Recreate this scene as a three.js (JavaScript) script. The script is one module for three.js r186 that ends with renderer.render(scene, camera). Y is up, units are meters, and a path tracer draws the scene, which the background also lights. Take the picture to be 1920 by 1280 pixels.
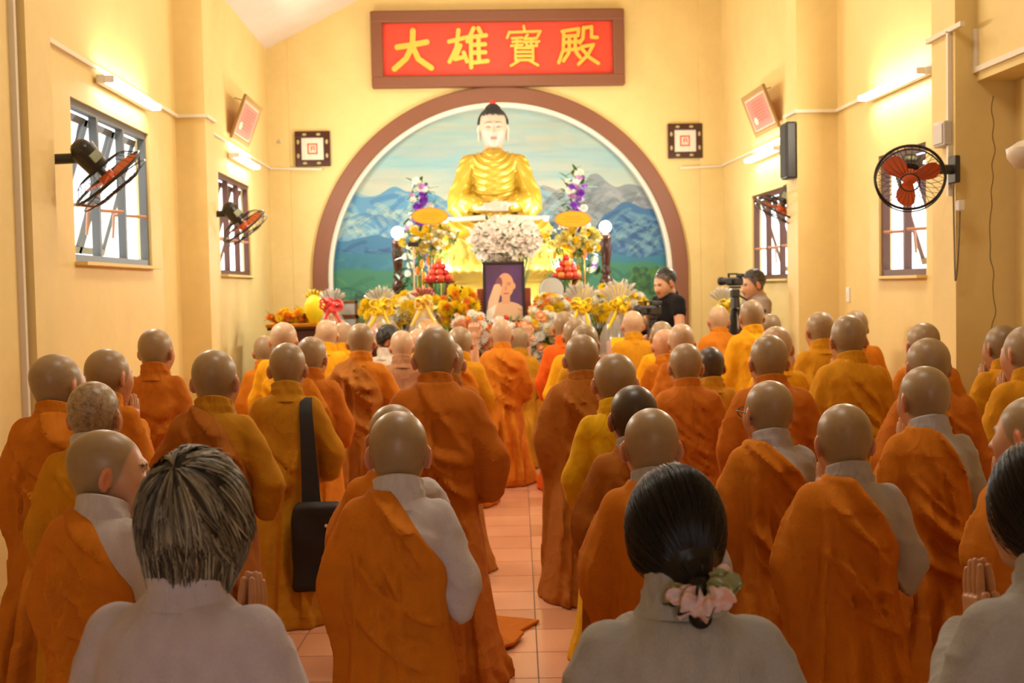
import * as THREE from 'three';
import { mergeGeometries, mergeVertices } from 'three/addons/utils/BufferGeometryUtils.js';
import { RoundedBoxGeometry } from 'three/addons/geometries/RoundedBoxGeometry.js';
import { RectAreaLightUniformsLib } from 'three/addons/lights/RectAreaLightUniformsLib.js';
import { ImprovedNoise } from 'three/addons/math/ImprovedNoise.js';

// ---------------------------------------------------------------- camera, daylight, exposure
RectAreaLightUniformsLib.init();
const scene = new THREE.Scene();
const renderer = new THREE.WebGLRenderer({ antialias: true });
renderer.toneMapping = THREE.LinearToneMapping;
renderer.toneMappingExposure = 1.65;
renderer.shadowMap.enabled = true;
const FOCAL = 2300, CAM_Y = 1.5;
const camera = new THREE.PerspectiveCamera(2 * Math.atan(640 / FOCAL) * 180 / Math.PI, 1.5, 0.05, 100);
camera.position.set(0, CAM_Y, 0);
camera.rotation.order = 'YXZ';
{
  const n = Math.hypot(89.96, 103.8, 2300), yaw = Math.asin(-89.96 / n);
  camera.rotation.set(-Math.asin(103.8 / n / Math.cos(yaw)), yaw, -0.020);
}
camera.setFocalLength && (camera.filmGauge = 22.3);
camera.focus = 3.9;
camera.userData.fStop = 3.2;
camera.updateMatrixWorld(true);
scene.background = new THREE.Color().setRGB(2.3, 2.35, 2.4);   // hazy white daylight outside the windows and the entrance
const TUBE_L = 200, TUBE_GLOW = 26;   // radiance of the fluorescent tubes' lights, and of their glass as seen
const HALL_L = 44;

// ---------------------------------------------------------------- helpers
function rng(seed) { let s = (seed * 2654435761) >>> 0 || 1; return () => { s ^= s << 13; s >>>= 0; s ^= s >>> 17; s ^= s << 5; s >>>= 0; return s / 4294967296; }; }
const noise3 = new ImprovedNoise();
const N3 = (x, y, z) => noise3.noise(x, y, z);
const mixf = (a, b, t) => a + (b - a) * t, clamp = (x, a, b) => x < a ? a : x > b ? b : x;
const sstep = (a, b, x) => { const t = clamp((x - a) / (b - a), 0, 1); return t * t * (3 - 2 * t); };
const V = (x, y, z) => new THREE.Vector3(x, y, z);
// the point that stands at a distance in front of the camera where the photograph shows pixel (px, py)
function at(px, py, depth) {
  const v = V((px - 960) / FOCAL, (640 - py) / FOCAL, -1).applyQuaternion(camera.quaternion);
  return V(0, CAM_Y, 0).addScaledVector(v, depth / -v.z);
}
function onX(px, py, x) { const v = V((px - 960) / FOCAL, (640 - py) / FOCAL, -1).applyQuaternion(camera.quaternion); return V(0, CAM_Y, 0).addScaledVector(v, x / v.x); }
const used = {};
function numbered(n) { const k = used[n] = (used[n] ?? -1) + 1; return k ? n + '_' + String(k).padStart(3, '0') : n; }
function shadow(o) { o.castShadow = true; o.receiveShadow = true; return o; }
function merge(list) {
  list = list.map(g => {
    const h = g.index ? g.toNonIndexed() : g.clone();
    for (const k of Object.keys(h.attributes)) if (!['position', 'normal', 'uv'].includes(k)) h.deleteAttribute(k);
    if (!h.attributes.normal) h.computeVertexNormals();
    if (!h.attributes.uv) h.setAttribute('uv', new THREE.BufferAttribute(new Float32Array(h.attributes.position.count * 2), 2));
    return h;
  });
  return mergeGeometries(list);
}
function mesh(name, geo, mat, parent) {
  if (Array.isArray(geo)) geo = merge(geo);
  const m = shadow(new THREE.Mesh(geo, mat)); m.name = parent ? name : numbered(name);
  (parent || scene).add(m); return m;
}
function thing(name, label, category, pos = [0, 0, 0], turn = 0, group) {
  const o = new THREE.Group(); o.name = numbered(name); o.position.set(...pos); o.rotation.y = turn;
  o.userData = { label, category }; if (group) o.userData.group = group;
  scene.add(o); return o;
}
function tag(o, label, category, group) { Object.assign(o.userData, { label, category }); if (group) o.userData.group = group; return o; }
function struct(name, geo, mat, label) { const m = mesh(name, geo, mat); m.name = name; m.userData = { kind: 'structure', label, category: name.split('_')[0] }; return m; }
const box = (w, h, d, x = 0, y = 0, z = 0) => new THREE.BoxGeometry(w, h, d).translate(x, y, z);
const rbox = (w, h, d, r = 0.01, x = 0, y = 0, z = 0) => new RoundedBoxGeometry(w, h, d, 2, Math.min(r, w / 2.01, h / 2.01, d / 2.01)).translate(x, y, z);
const cyl = (r0, r1, h, x = 0, y = 0, z = 0, n = 20) => new THREE.CylinderGeometry(r0, r1, h, n).translate(x, y, z);
const sph = (r, x = 0, y = 0, z = 0, a = 16, b = 12) => new THREE.SphereGeometry(r, a, b).translate(x, y, z);
const lathe = (pts, n = 28) => new THREE.LatheGeometry(pts.map(p => new THREE.Vector2(p[0], p[1])), n);
function tube(pts, r, seg = 24, rad = 6, closed = false) { return new THREE.TubeGeometry(new THREE.CatmullRomCurve3(pts.map(p => p.isVector3 ? p : V(...p)), closed), seg, r, rad, closed); }
function bar(a, b, r, n = 8, r2 = r) {
  a = a.isVector3 ? a : V(...a); b = b.isVector3 ? b : V(...b);
  const d = b.clone().sub(a), g = new THREE.CylinderGeometry(r2, r, d.length(), n);
  g.applyQuaternion(new THREE.Quaternion().setFromUnitVectors(V(0, 1, 0), d.clone().normalize()));
  return g.translate((a.x + b.x) / 2, (a.y + b.y) / 2, (a.z + b.z) / 2);
}
const lin = (r, g, b) => new THREE.Color().setRGB(r, g, b);
const std = (c, roughness = 0.7, extra = {}) => new THREE.MeshStandardMaterial({ color: c, roughness, ...extra });
function dataTex(w, h, f, srgb) {
  const d = new Uint8Array(w * h * 4);
  for (let y = 0; y < h; y++) for (let x = 0; x < w; x++) { const c = f(x, y), i = (y * w + x) * 4; d[i] = clamp(c[0], 0, 255); d[i + 1] = clamp(c[1], 0, 255); d[i + 2] = clamp(c[2], 0, 255); d[i + 3] = 255; }
  const t = new THREE.DataTexture(d, w, h); t.wrapS = t.wrapT = THREE.RepeatWrapping; t.magFilter = THREE.LinearFilter; t.minFilter = THREE.LinearMipmapLinearFilter; t.generateMipmaps = true;
  if (srgb) t.colorSpace = THREE.SRGBColorSpace; t.needsUpdate = true; return t;
}
function canvasTex(w, h, draw) {
  const c = document.createElement('canvas'); c.width = w; c.height = h; draw(c.getContext('2d'), w, h);
  const t = new THREE.CanvasTexture(c); t.colorSpace = THREE.SRGBColorSpace; t.magFilter = THREE.LinearFilter; return t;
}
// noise that repeats every n units
function tileNoise(x, y, n, z) {
  const a = x / n, b = y / n, f = (i, j) => N3(x - i * n, y - j * n, z);
  return f(0, 0) * (1 - a) * (1 - b) + f(1, 0) * a * (1 - b) + f(0, 1) * (1 - a) * b + f(1, 1) * a * b;
}
function worldUV(g, s = 1) {   // uv in metres from position, by the way each face points
  g = g.index ? g.toNonIndexed() : g; const p = g.attributes.position, n = g.attributes.normal, uv = new Float32Array(p.count * 2);
  for (let i = 0; i < p.count; i++) {
    const ax = Math.abs(n.getX(i)), ay = Math.abs(n.getY(i)), az = Math.abs(n.getZ(i));
    const [u, v] = ax > ay && ax > az ? [p.getZ(i), p.getY(i)] : ay > az ? [p.getX(i), p.getZ(i)] : [p.getX(i), p.getY(i)];
    uv[2 * i] = u * s; uv[2 * i + 1] = v * s;
  }
  g.setAttribute('uv', new THREE.BufferAttribute(uv, 2)); return g;
}

// ---------------------------------------------------------------- shared materials
const plasterMap = dataTex(256, 256, (x, y) => { const n = tileNoise(x / 32, y / 32, 8, 1.3) * 7 + tileNoise(x / 8, y / 8, 32, 7.7) * 4; return [244 + n, 244 + n, 240 + n * 1.3]; }, true);
const plasterBump = dataTex(256, 256, (x, y) => { const n = 128 + tileNoise(x / 6, y / 6, 256 / 6 | 0, 2.1) * 60 + tileNoise(x / 2, y / 2, 128, 4) * 40; return [n, n, n]; });
for (const t of [plasterMap, plasterBump]) t.repeat.set(0.5, 0.5);
const M = {
  wall: std(lin(0.86, 0.655, 0.275), 0.62, { map: plasterMap, bumpMap: plasterBump, bumpScale: 0.0012 }),
  ceiling: std(lin(0.86, 0.74, 0.66), 0.9, { map: plasterMap }),
  conduit: std(lin(0.80, 0.72, 0.58), 0.5),
  white: std(lin(0.82, 0.80, 0.76), 0.5),
  black: std(lin(0.018, 0.017, 0.017), 0.42),
  blackSatin: std(lin(0.03, 0.028, 0.027), 0.3),
  orangePlastic: std(lin(0.72, 0.13, 0.03), 0.4),
  winMetal: std(lin(0.10, 0.105, 0.10), 0.45),
  winWood: std(lin(0.10, 0.035, 0.018), 0.5),
  stay: std(lin(0.45, 0.20, 0.10), 0.5),
  glass: new THREE.MeshPhysicalMaterial({ color: 0xffffff, roughness: 0.05, transmission: 1, thickness: 0, ior: 1.45 }),
  tube: new THREE.MeshStandardMaterial({ color: 0xffffff, emissive: lin(1, 0.93, 0.78), emissiveIntensity: TUBE_GLOW, roughness: 0.4 }),
  trimBrown: std(lin(0.205, 0.072, 0.032), 0.5),
  cream: std(lin(0.86, 0.80, 0.66), 0.6),
  darkWood: std(lin(0.055, 0.014, 0.009), 0.22),
  gold: std(lin(0.95, 0.62, 0.08), 0.34, { metalness: 0.35 }),
};
// ---------------------------------------------------------------- the hall
const LX = -2.21, RX = 3.08, BZ = -14.4, ENTRY_Z = 3.4, WT = 0.24, WS = 0.10;
const ceilY = x => 4.28 + (x - LX) * 0.52;
// slab along a side wall with rectangular openings: holes [[z0,z1,y0,y1]...]
function sideWall(x0, x1, z0, z1, y0, y1, holes) {
  const cuts = [z0, ...holes.flatMap(h => [h[0], h[1]]), z1].sort((a, b) => a - b), out = [], w = Math.abs(x1 - x0), cx = (x0 + x1) / 2;
  for (let i = 0; i + 1 < cuts.length; i++) {
    const a = cuts[i], b = cuts[i + 1]; if (b - a < 1e-6) continue;
    const h = holes.find(h => Math.abs(h[0] - a) < 1e-6 && Math.abs(h[1] - b) < 1e-6), cz = (a + b) / 2;
    if (!h) out.push(box(w, y1 - y0, b - a, cx, (y0 + y1) / 2, cz));
    else { out.push(box(w, h[2] - y0, b - a, cx, (y0 + h[2]) / 2, cz)); out.push(box(w, y1 - h[3], b - a, cx, (h[3] + y1) / 2, cz)); }
  }
  return worldUV(merge(out));
}
const WIN = [   // z0, z1, y0, y1, wall, lights, metal
  [-8.87, -7.13, 1.69, 2.63, 'L', 3, M.winMetal], [-13.0, -11.35, 1.66, 2.60, 'L', 3, M.winWood],
  [-12.95, -11.35, 1.52, 2.40, 'R', 3, M.winWood], [-8.98, -8.05, 1.52, 2.40, 'R', 2, M.winWood],
];
const WALL_TOP = 8;
struct('wall_left', [sideWall(LX - WS, LX, BZ, ENTRY_Z, 0, 4.45, WIN.filter(w => w[4] === 'L')),
  worldUV(box(0.23, 4.4, 0.33, LX + 0.115, 2.2, -9.88)), worldUV(box(0.15, 4.4, 0.36, LX + 0.075, 2.2, -6.18)), worldUV(box(0.09, 4.4, 9.4, LX + 0.045, 2.2, -1.3))], M.wall, 'yellow plastered side wall with two windows and shallow piers');
struct('wall_right', [sideWall(RX, RX + WS, BZ, ENTRY_Z, 0, WALL_TOP, WIN.filter(w => w[4] === 'R')),
  worldUV(box(0.335, 6.6, 0.34, RX - 0.1675, 3.3, -10.12)), worldUV(box(0.335, 6.6, 0.34, RX - 0.1675, 3.3, -6.91)),
  worldUV(box(0.215, 4.2, 10.1, RX - 0.1075, 4.68, -1.69))], M.wall, 'yellow plastered side wall with piers, windows and a deep beam');
// back wall with an arched recess
const ARC = { x: 0.455, y: 1.62, r: 2.02 };
{
  const s = new THREE.Shape(); s.moveTo(LX - WT, 0); s.lineTo(RX + WT, 0); s.lineTo(RX + WT, WALL_TOP); s.lineTo(LX - WT, 4.4 - 0.1); s.lineTo(LX - WT, 0);
  const h = new THREE.Path(); h.moveTo(ARC.x - ARC.r, 0.02); h.lineTo(ARC.x - ARC.r, ARC.y); h.absarc(ARC.x, ARC.y, ARC.r, Math.PI, 0, true); h.lineTo(ARC.x + ARC.r, 0.02); h.lineTo(ARC.x - ARC.r, 0.02);
  s.holes.push(h);
  const g = worldUV(new THREE.ExtrudeGeometry(s, { depth: WT, bevelEnabled: false, curveSegments: 64 }).translate(0, 0, BZ - WT));
  struct('wall_back', [g, worldUV(box(0.24, 6, 0.035, LX + 0.12, 2.2, BZ + 0.0175)), worldUV(box(0.27, 7, 0.035, RX - 0.135, 3.4, BZ + 0.0175))], M.wall, 'yellow gable wall behind the altar with an arched recess');
}
struct('wall_front', [box(1.9, WALL_TOP, WT, LX + 0.85, WALL_TOP / 2, ENTRY_Z), box(2.0, WALL_TOP, WT, RX - 0.9, WALL_TOP / 2, ENTRY_Z), box(2, WALL_TOP - 2.4, WT, 0.4, 2.4 + (WALL_TOP - 2.4) / 2, ENTRY_Z)].map(g => worldUV(g)), M.wall, 'yellow entrance wall with a wide doorway');
{
  const a = LX - WT, b = RX + WT, t = 0.1, zz = [BZ - WT, ENTRY_Z + WT];
  const s = new THREE.Shape(); s.moveTo(a, ceilY(a)); s.lineTo(b, ceilY(b)); s.lineTo(b, ceilY(b) + t); s.lineTo(a, ceilY(a) + t);
  struct('ceiling', worldUV(new THREE.ExtrudeGeometry(s, { depth: zz[1] - zz[0], bevelEnabled: false }).translate(0, 0, zz[0])), M.ceiling, 'sloping pale pink ceiling');
}
// floor: joint bed with tiles
{
  const bed = struct('floor', box(RX - LX + 2 * WT, 0.2, ENTRY_Z - BZ + 2 * WT, (LX + RX) / 2, -0.104, (ENTRY_Z + BZ) / 2), std(lin(0.30, 0.17, 0.11), 0.8), 'glossy terracotta tile floor');
  const T = 0.333, R = rng(5), tg = new THREE.BoxGeometry(T - 0.006, 0.02, T - 0.006), tones = [], items = [];
  for (let i = 0; i < 5; i++) tones.push(std(lin(0.62 + 0.03 * i, 0.30 + 0.018 * i, 0.165 + 0.012 * i), 0.16 + 0.02 * i, { bumpMap: plasterBump, bumpScale: 0.0003 }));
  const ca = Math.cos(0.044), sa = Math.sin(0.044);
  for (let i = -14; i < 14; i++) for (let j = -46; j < 14; j++) {
    const u = i * T + 0.12, v = j * T + 0.2, x = u * ca - v * sa + 0.1, z = u * sa + v * ca;
    if (x < LX - 0.1 || x > RX + 0.1 || z < BZ || z > ENTRY_Z) continue;
    items.push([x, z, R() * 5 | 0, Math.abs(x - 0.45) * 4 + Math.abs(z + 5.2) * 0.7 + (z > -2.6 ? 20 : 0)]);
  }
  items.sort((a, b) => a[3] - b[3]);
  const rest = [];
  items.forEach(([x, z, k], n) => {
    if (n < 290) { const m = mesh('tile', tg, tones[k], bed); m.position.set(x, -0.0095, z); m.rotation.y = -0.044; }
    else rest.push(tg.clone().rotateY(-0.044).translate(x, -0.0095, z));
  });
  mesh('tile_field', rest, tones[2], bed).userData.kind = 'stuff';
}
// windows: frame, casements standing open, glass
WIN.forEach(([z0, z1, y0, y1, side, n, mat], i) => {
  const L = side === 'L', x = L ? LX : RX, s = L ? -1 : 1, w = z1 - z0, h = y1 - y0, cz = (z0 + z1) / 2, cy = (y0 + y1) / 2;
  const fx = x + s * 0.045, fr = 0.045;
  const m = struct('window_' + (i + 1), [box(0.05, fr, w, fx, y1 - fr / 2, cz), box(0.05, fr, w, fx, y0 + fr / 2, cz), box(0.05, h - 2 * fr, fr, fx, cy, z0 + fr / 2), box(0.05, h - 2 * fr, fr, fx, cy, z1 - fr / 2)], mat, 'casement window in the side wall');
  for (let k = 1; k < n; k++) mesh('mullion', box(0.05, h - 2 * fr, 0.04, fx, cy, z0 + w * k / n), mat, m);
  for (let k = 0; k < n; k++) {
    const pw = w / n - 0.06, g = new THREE.Group(), zc = z0 + w * (k + 0.5) / n;
    const sash = mesh('sash', [box(0.03, 0.045, pw, 0, -0.0225, 0), box(0.03, 0.045, pw, 0, -h + 2 * fr + 0.03, 0), box(0.025, h - 2 * fr - 0.01, 0.026, 0, -(h - 2 * fr) / 2, -pw / 2 + 0.013), box(0.025, h - 2 * fr - 0.01, 0.026, 0, -(h - 2 * fr) / 2, pw / 2 - 0.013)], mat, m);
    sash.position.set(fx + s * 0.05, y1 - fr - 0.004, zc); sash.rotation.z = s * 0.30;
    mesh('pane', box(0.005, h - 2 * fr - 0.09, pw - 0.052, 0, -(h - 2 * fr) / 2, 0), M.glass, sash);
    mesh('stay', [bar([fx - s * 0.02, cy - 0.12, zc - pw * 0.45], [fx + s * 0.12, cy - 0.12, zc + pw * 0.1], 0.012), bar([fx + s * 0.12, cy - 0.12, zc + pw * 0.1], [fx + s * 0.13, cy - 0.28, zc + pw * 0.12], 0.010)], M.stay, m);
  }
  mesh('sill', box(0.1, 0.02, w + 0.02, x - s * 0.02, y0 - 0.01, cz), M.wall, m);
});
// arch trim and painted recess
{
  const ring = (r0, r1, z, d) => {
    const s = new THREE.Shape(); s.moveTo(ARC.x - r1, 0); s.lineTo(ARC.x - r1, ARC.y); s.absarc(ARC.x, ARC.y, r1, Math.PI, 0, true); s.lineTo(ARC.x + r1, 0); s.lineTo(ARC.x + r0, 0); s.lineTo(ARC.x + r0, ARC.y); s.absarc(ARC.x, ARC.y, r0, 0, Math.PI, false); s.lineTo(ARC.x - r0, 0);
    return new THREE.ExtrudeGeometry(s, { depth: d, bevelEnabled: true, bevelSize: 0.012, bevelThickness: 0.012, bevelSegments: 2, curveSegments: 72 }).translate(0, 0, z);
  };
  struct('trim_1', ring(ARC.r + 0.012, ARC.r + 0.165, BZ, 0.05), M.trimBrown, 'brown arched moulding round the painted recess');
  struct('trim_2', ring(ARC.r - 0.035, ARC.r - 0.002, BZ - 0.13, 0.10), M.cream, 'thin cream edging inside the brown arch');
}
function paintMural(c, W, H) {
  const R = rng(77), Y = f => H * f;
  let g = c.createLinearGradient(0, 0, 0, H); g.addColorStop(0, '#b4c4b0'); g.addColorStop(0.12, '#bccdb8'); g.addColorStop(0.22, '#9accd4'); g.addColorStop(0.33, '#c9d8bc'); g.addColorStop(1, '#9ab8a0'); c.fillStyle = g; c.fillRect(0, 0, W, H);
  const cols = ['rgba(214,205,180,.16)', 'rgba(120,196,214,.16)', 'rgba(220,214,184,.16)', 'rgba(150,205,205,.2)', 'rgba(180,165,150,.08)'];
  for (let i = 0; i < 260; i++) { c.fillStyle = cols[R() * 5 | 0]; const y = Y(R() * 0.36), w = 60 + R() * 300; c.beginPath(); c.ellipse(R() * W, y, w, 6 + R() * 30, (R() - 0.5) * 0.12, 0, 7); c.fill(); }
  const range = (y0, amp, seed, col, dark, x0 = 0, x1 = 1) => {
    const ridge = x => Y(y0) - amp * H * (0.55 * N3(x * 3.1 + seed, seed, 0) + 0.3 * N3(x * 7.3, seed * 2, 3) + 0.14 * N3(x * 17, seed, 9) + 0.3);
    c.fillStyle = col; c.beginPath(); c.moveTo(x0 * W, H); for (let i = 0; i <= 240; i++) { const x = mixf(x0, x1, i / 240), e = Math.min(1, Math.min(x - x0 + (x0 <= 0 ? 1 : 0), x1 - x + (x1 >= 1 ? 1 : 0)) * 6); c.lineTo(x * W, mixf(Y(y0 + 0.12), ridge(x), e)); } c.lineTo(x1 * W, H); c.fill();
    for (let i = 0; i < 150; i++) { const x = mixf(x0, x1, R()), y = ridge(x) + (0.02 + R() * 0.16) * H, k = 30 + R() * 90, d = R() < 0.5 ? -1 : 1; c.strokeStyle = dark[R() * dark.length | 0]; c.lineWidth = 5 + R() * 20; c.lineCap = 'round'; c.beginPath(); c.moveTo(x * W, y); c.quadraticCurveTo(x * W + d * k * 0.6, y + 8, x * W + d * k, y + 26 + R() * 40); c.stroke(); }
  };
  range(0.38, 0.14, 1.7, '#93bcc2', ['rgba(190,214,190,.28)', 'rgba(90,150,180,.25)', 'rgba(215,215,170,.25)']);
  range(0.40, 0.24, 6.2, '#8d9a9c', ['rgba(120,125,128,.3)', 'rgba(190,196,190,.3)', 'rgba(92,104,112,.3)'], 0.60, 1);
  range(0.42, 0.22, 3.3, '#5fa0c6', ['rgba(180,214,206,.35)', 'rgba(40,110,170,.35)', 'rgba(230,226,170,.3)'], 0, 0.46);
  range(0.47, 0.16, 9.1, '#8b9c98', ['rgba(120,140,130,.3)', 'rgba(190,196,176,.3)'], 0.50, 0.92);
  range(0.54, 0.20, 4.6, '#3a7fa8', ['rgba(24,84,134,.4)', 'rgba(110,165,190,.35)', 'rgba(20,70,120,.35)'], 0, 0.42);
  range(0.55, 0.24, 2.4, '#356f9c', ['rgba(22,70,124,.45)', 'rgba(130,178,186,.35)', 'rgba(160,190,170,.3)'], 0.64, 1);
  range(0.63, 0.10, 8.8, '#2f7f96', ['rgba(40,120,120,.35)', 'rgba(90,160,170,.3)']);
  range(0.70, 0.10, 5.5, '#3d8a68', ['rgba(30,110,80,.4)', 'rgba(120,160,80,.4)', 'rgba(20,90,70,.4)']);
  range(0.80, 0.07, 7.1, '#7d9a4a', ['rgba(60,110,60,.45)', 'rgba(170,170,80,.4)', 'rgba(50,80,60,.45)']);
  for (let i = 0; i < 500; i++) { const x = R() < 0.5 ? R() * 0.3 : 0.72 + R() * 0.28; c.fillStyle = ['rgba(30,70,50,.6)', 'rgba(60,120,60,.55)', 'rgba(30,90,60,.5)', 'rgba(80,90,70,.5)'][R() * 4 | 0]; c.beginPath(); c.ellipse(x * W, Y(0.74 + R() * 0.2), 5 + R() * 18, 4 + R() * 10, 0, 0, 7); c.fill(); }
  for (let i = 0; i < 240; i++) { c.fillStyle = ['rgba(26,80,50,.7)', 'rgba(50,110,60,.6)', 'rgba(90,140,50,.5)'][R() * 3 | 0]; c.beginPath(); c.arc((0.93 + (R() - 0.5) * 0.1) * W, Y(0.72 + (R() - 0.5) * 0.10), 4 + R() * 12, 0, 7); c.fill(); }
  c.fillStyle = 'rgba(190,170,110,.5)'; c.beginPath(); c.ellipse(W * 0.1, Y(0.8), 190, 12, -0.05, 0, 7); c.fill();
}
{
  const s = new THREE.Shape(), r = ARC.r - 0.01; s.moveTo(ARC.x - r, 0.02); s.lineTo(ARC.x - r, ARC.y); s.absarc(ARC.x, ARC.y, r, Math.PI, 0, true); s.lineTo(ARC.x + r, 0.02);
  const g = new THREE.ExtrudeGeometry(s, { depth: 0.04, bevelEnabled: false, curveSegments: 64 }).translate(0, 0, BZ - 0.19), p = g.attributes.position, uv = g.attributes.uv;
  for (let i = 0; i < p.count; i++) uv.setXY(i, (p.getX(i) - ARC.x) / (2 * r) + 0.5, (p.getY(i) - 0.7) / (ARC.y + r - 0.7));
  const tex = canvasTex(1536, 1088, paintMural); tex.wrapS = tex.wrapT = THREE.ClampToEdgeWrapping;
  struct('wall_mural', g, std(lin(0.70, 0.70, 0.72), 0.55, { map: tex }), 'painted landscape of blue and grey mountains inside the arch');
}
// fluorescent tubes on the side walls
function tubeLight(pos, side, len, label, k = 1) {
  const s = side, g = thing('tube_light', label, 'lamp', [pos.x, pos.y, pos.z]);
  mesh('housing', rbox(0.05, 0.055, len, 0.01, s * 0.03, 0, 0), M.white, g);
  for (const e of [-1, 1]) mesh('end_cap', rbox(0.07, 0.045, 0.025, 0.008, s * 0.075, 0, e * (len / 2 - 0.02)), M.white, g);
  mesh('tube', new THREE.CylinderGeometry(0.019, 0.019, len - 0.07, 14).rotateX(Math.PI / 2).translate(s * 0.085, 0, 0), M.tube, g);
  const l = new THREE.RectAreaLight(lin(1, 0.90, 0.72), TUBE_L * k, len - 0.07, 0.05); l.position.set(s * 0.11, 0, 0); l.lookAt(g.position.x + s * 5, g.position.y, g.position.z); 
  l.rotation.set(0, s > 0 ? -Math.PI / 2 + Math.PI : Math.PI / 2 + Math.PI, 0); l.rotation.y = s > 0 ? -Math.PI / 2 : Math.PI / 2; l.castShadow = true; g.add(l); return g;
}
const WALLN = { L: 1, R: -1 };
{
  const p = (px, py, x) => onX(px, py, x);
  tubeLight(p(230, 177, LX + 0.01), 1, 1.22, 'lit fluorescent tube above the grey metal window');
  tubeLight(p(449, 303, LX + 0.01), 1, 1.22, 'lit fluorescent tube above the window opposite the speaker wall');
  tubeLight(p(1688, 160, RX - 0.01), -1, 1.22, 'lit fluorescent tube above the narrow window by the grey box');
  tubeLight(p(1441, 290, RX - 0.01), -1, 1.22, 'lit fluorescent tube beneath a framed certificate beside the speaker');
}

// ceiling battens over the nave and the altar, above the picture
for (const [x, y, z, k, l] of [[0.45, 4.75, -4.6, 1, 'ceiling tube batten hanging over the rear rows'], [0.45, 4.75, -8.4, 1, 'ceiling tube batten hanging over the middle rows'], [0.45, 4.9, -11.6, 0.55, 'ceiling tube batten hanging in front of the altar']]) {
  const g = thing('ceiling_light', l, 'lamp', [x, y, z]);
  mesh('housing', rbox(1.24, 0.06, 0.14, 0.012, 0, 0.03, 0), M.white, g); for (const e of [-1, 1]) { mesh('tube', new THREE.CylinderGeometry(0.016, 0.016, 1.16, 12).rotateZ(Math.PI / 2).translate(0, -0.02, e * 0.04), M.tube, g); mesh('rod', bar([e * 0.5, 0.05, 0], [e * 0.5, ceilY(x + e * 0.5) - y, 0], 0.008), M.white, g); }
  const r = new THREE.RectAreaLight(lin(1, 0.92, 0.76), HALL_L * k, 1.16, 0.12); r.position.set(0, -0.045, 0); r.rotation.x = -Math.PI / 2; r.castShadow = true; g.add(r);
}
{ const R = rng(12), pts = []; for (let i = 0; i < 26; i++) pts.push([RX - 0.13 + (R() - 0.5) * 0.025 + Math.sin(i * 0.5) * 0.01, 2.5 - i * 0.075, -6.7385]); const w = scene.getObjectByName('wall_right'); mesh('plaster_crack', tube(pts, 0.0022, 90, 4), std(lin(0.22, 0.13, 0.05), 0.9), w); }
// ---------------------------------------------------------------- surface of a distance field (surface nets)
function meshSDF(f, lo, hi, cell) {
  const nx = Math.ceil((hi[0] - lo[0]) / cell) + 1, ny = Math.ceil((hi[1] - lo[1]) / cell) + 1, nz = Math.ceil((hi[2] - lo[2]) / cell) + 1;
  const F = new Float32Array(nx * ny * nz).fill(1), B = 6, reach = B * cell * 0.87 * 1.25 + cell * 1.5 + 0.03, sxy = nx * ny;
  const act = [];
  for (let bz = 0; bz < nz; bz += B) for (let by = 0; by < ny; by += B) for (let bx = 0; bx < nx; bx += B) {
    const c = f(lo[0] + (bx + B / 2) * cell, lo[1] + (by + B / 2) * cell, lo[2] + (bz + B / 2) * cell);
    const x1 = Math.min(bx + B, nx), y1 = Math.min(by + B, ny), z1 = Math.min(bz + B, nz), full = Math.abs(c) < reach;
    if (full) act.push(bx, by, bz);
    for (let z = bz; z < z1; z++) for (let y = by; y < y1; y++) { let i = z * sxy + y * nx + bx; for (let x = bx; x < x1; x++, i++) F[i] = full ? f(lo[0] + x * cell, lo[1] + y * cell, lo[2] + z * cell) : c; }
  }
  const id = new Map(), pos = [], idx = [];
  const O = [0, 1, nx, nx + 1, sxy, sxy + 1, sxy + nx, sxy + nx + 1];
  const E = [[0, 1], [2, 3], [4, 5], [6, 7], [0, 2], [1, 3], [4, 6], [5, 7], [0, 4], [1, 5], [2, 6], [3, 7]];
  for (let a = 0; a < act.length; a += 3) for (let z = act[a + 2]; z < Math.min(act[a + 2] + B, nz - 1); z++) for (let y = act[a + 1]; y < Math.min(act[a + 1] + B, ny - 1); y++) for (let x = act[a]; x < Math.min(act[a] + B, nx - 1); x++) {
    const i = z * sxy + y * nx + x; let m = 0;
    for (let k = 0; k < 8; k++) if (F[i + O[k]] < 0) m |= 1 << k;
    if (m === 0 || m === 255) continue;
    let n = 0, px = 0, py = 0, pz = 0;
    for (const [p, q] of E) {
      if (((m >> p) & 1) === ((m >> q) & 1)) continue;
      const u = F[i + O[p]], v = F[i + O[q]], t = u / (u - v);
      px += mixf(p & 1, q & 1, t); py += mixf(p >> 1 & 1, q >> 1 & 1, t); pz += mixf(p >> 2, q >> 2, t); n++;
    }
    id.set(i, pos.length / 3); pos.push(lo[0] + (x + px / n) * cell, lo[1] + (y + py / n) * cell, lo[2] + (z + pz / n) * cell);
  }
  const quad = (a, b, c, d, flip) => { const p = id.get(a), q = id.get(b), r = id.get(c), s = id.get(d); if (p === undefined || q === undefined || r === undefined || s === undefined) return; if (flip) idx.push(p, r, q, q, r, s); else idx.push(p, q, r, q, s, r); };
  for (const i of id.keys()) {
    const s = F[i] < 0;
    if (s !== F[i + 1] < 0) quad(i, i - nx, i - sxy, i - nx - sxy, !s);
    if (s !== F[i + nx] < 0) quad(i, i - sxy, i - 1, i - 1 - sxy, !s);
    if (s !== F[i + sxy] < 0) quad(i, i - 1, i - nx, i - 1 - nx, !s);
  }
  const g = new THREE.BufferGeometry(); g.setAttribute('position', new THREE.Float32BufferAttribute(pos, 3)); g.setIndex(idx); g.computeVertexNormals();
  return g;
}
const smin = (a, b, k) => { const h = clamp(0.5 + 0.5 * (b - a) / k, 0, 1); return b + (a - b) * h - k * h * (1 - h); };
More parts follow.
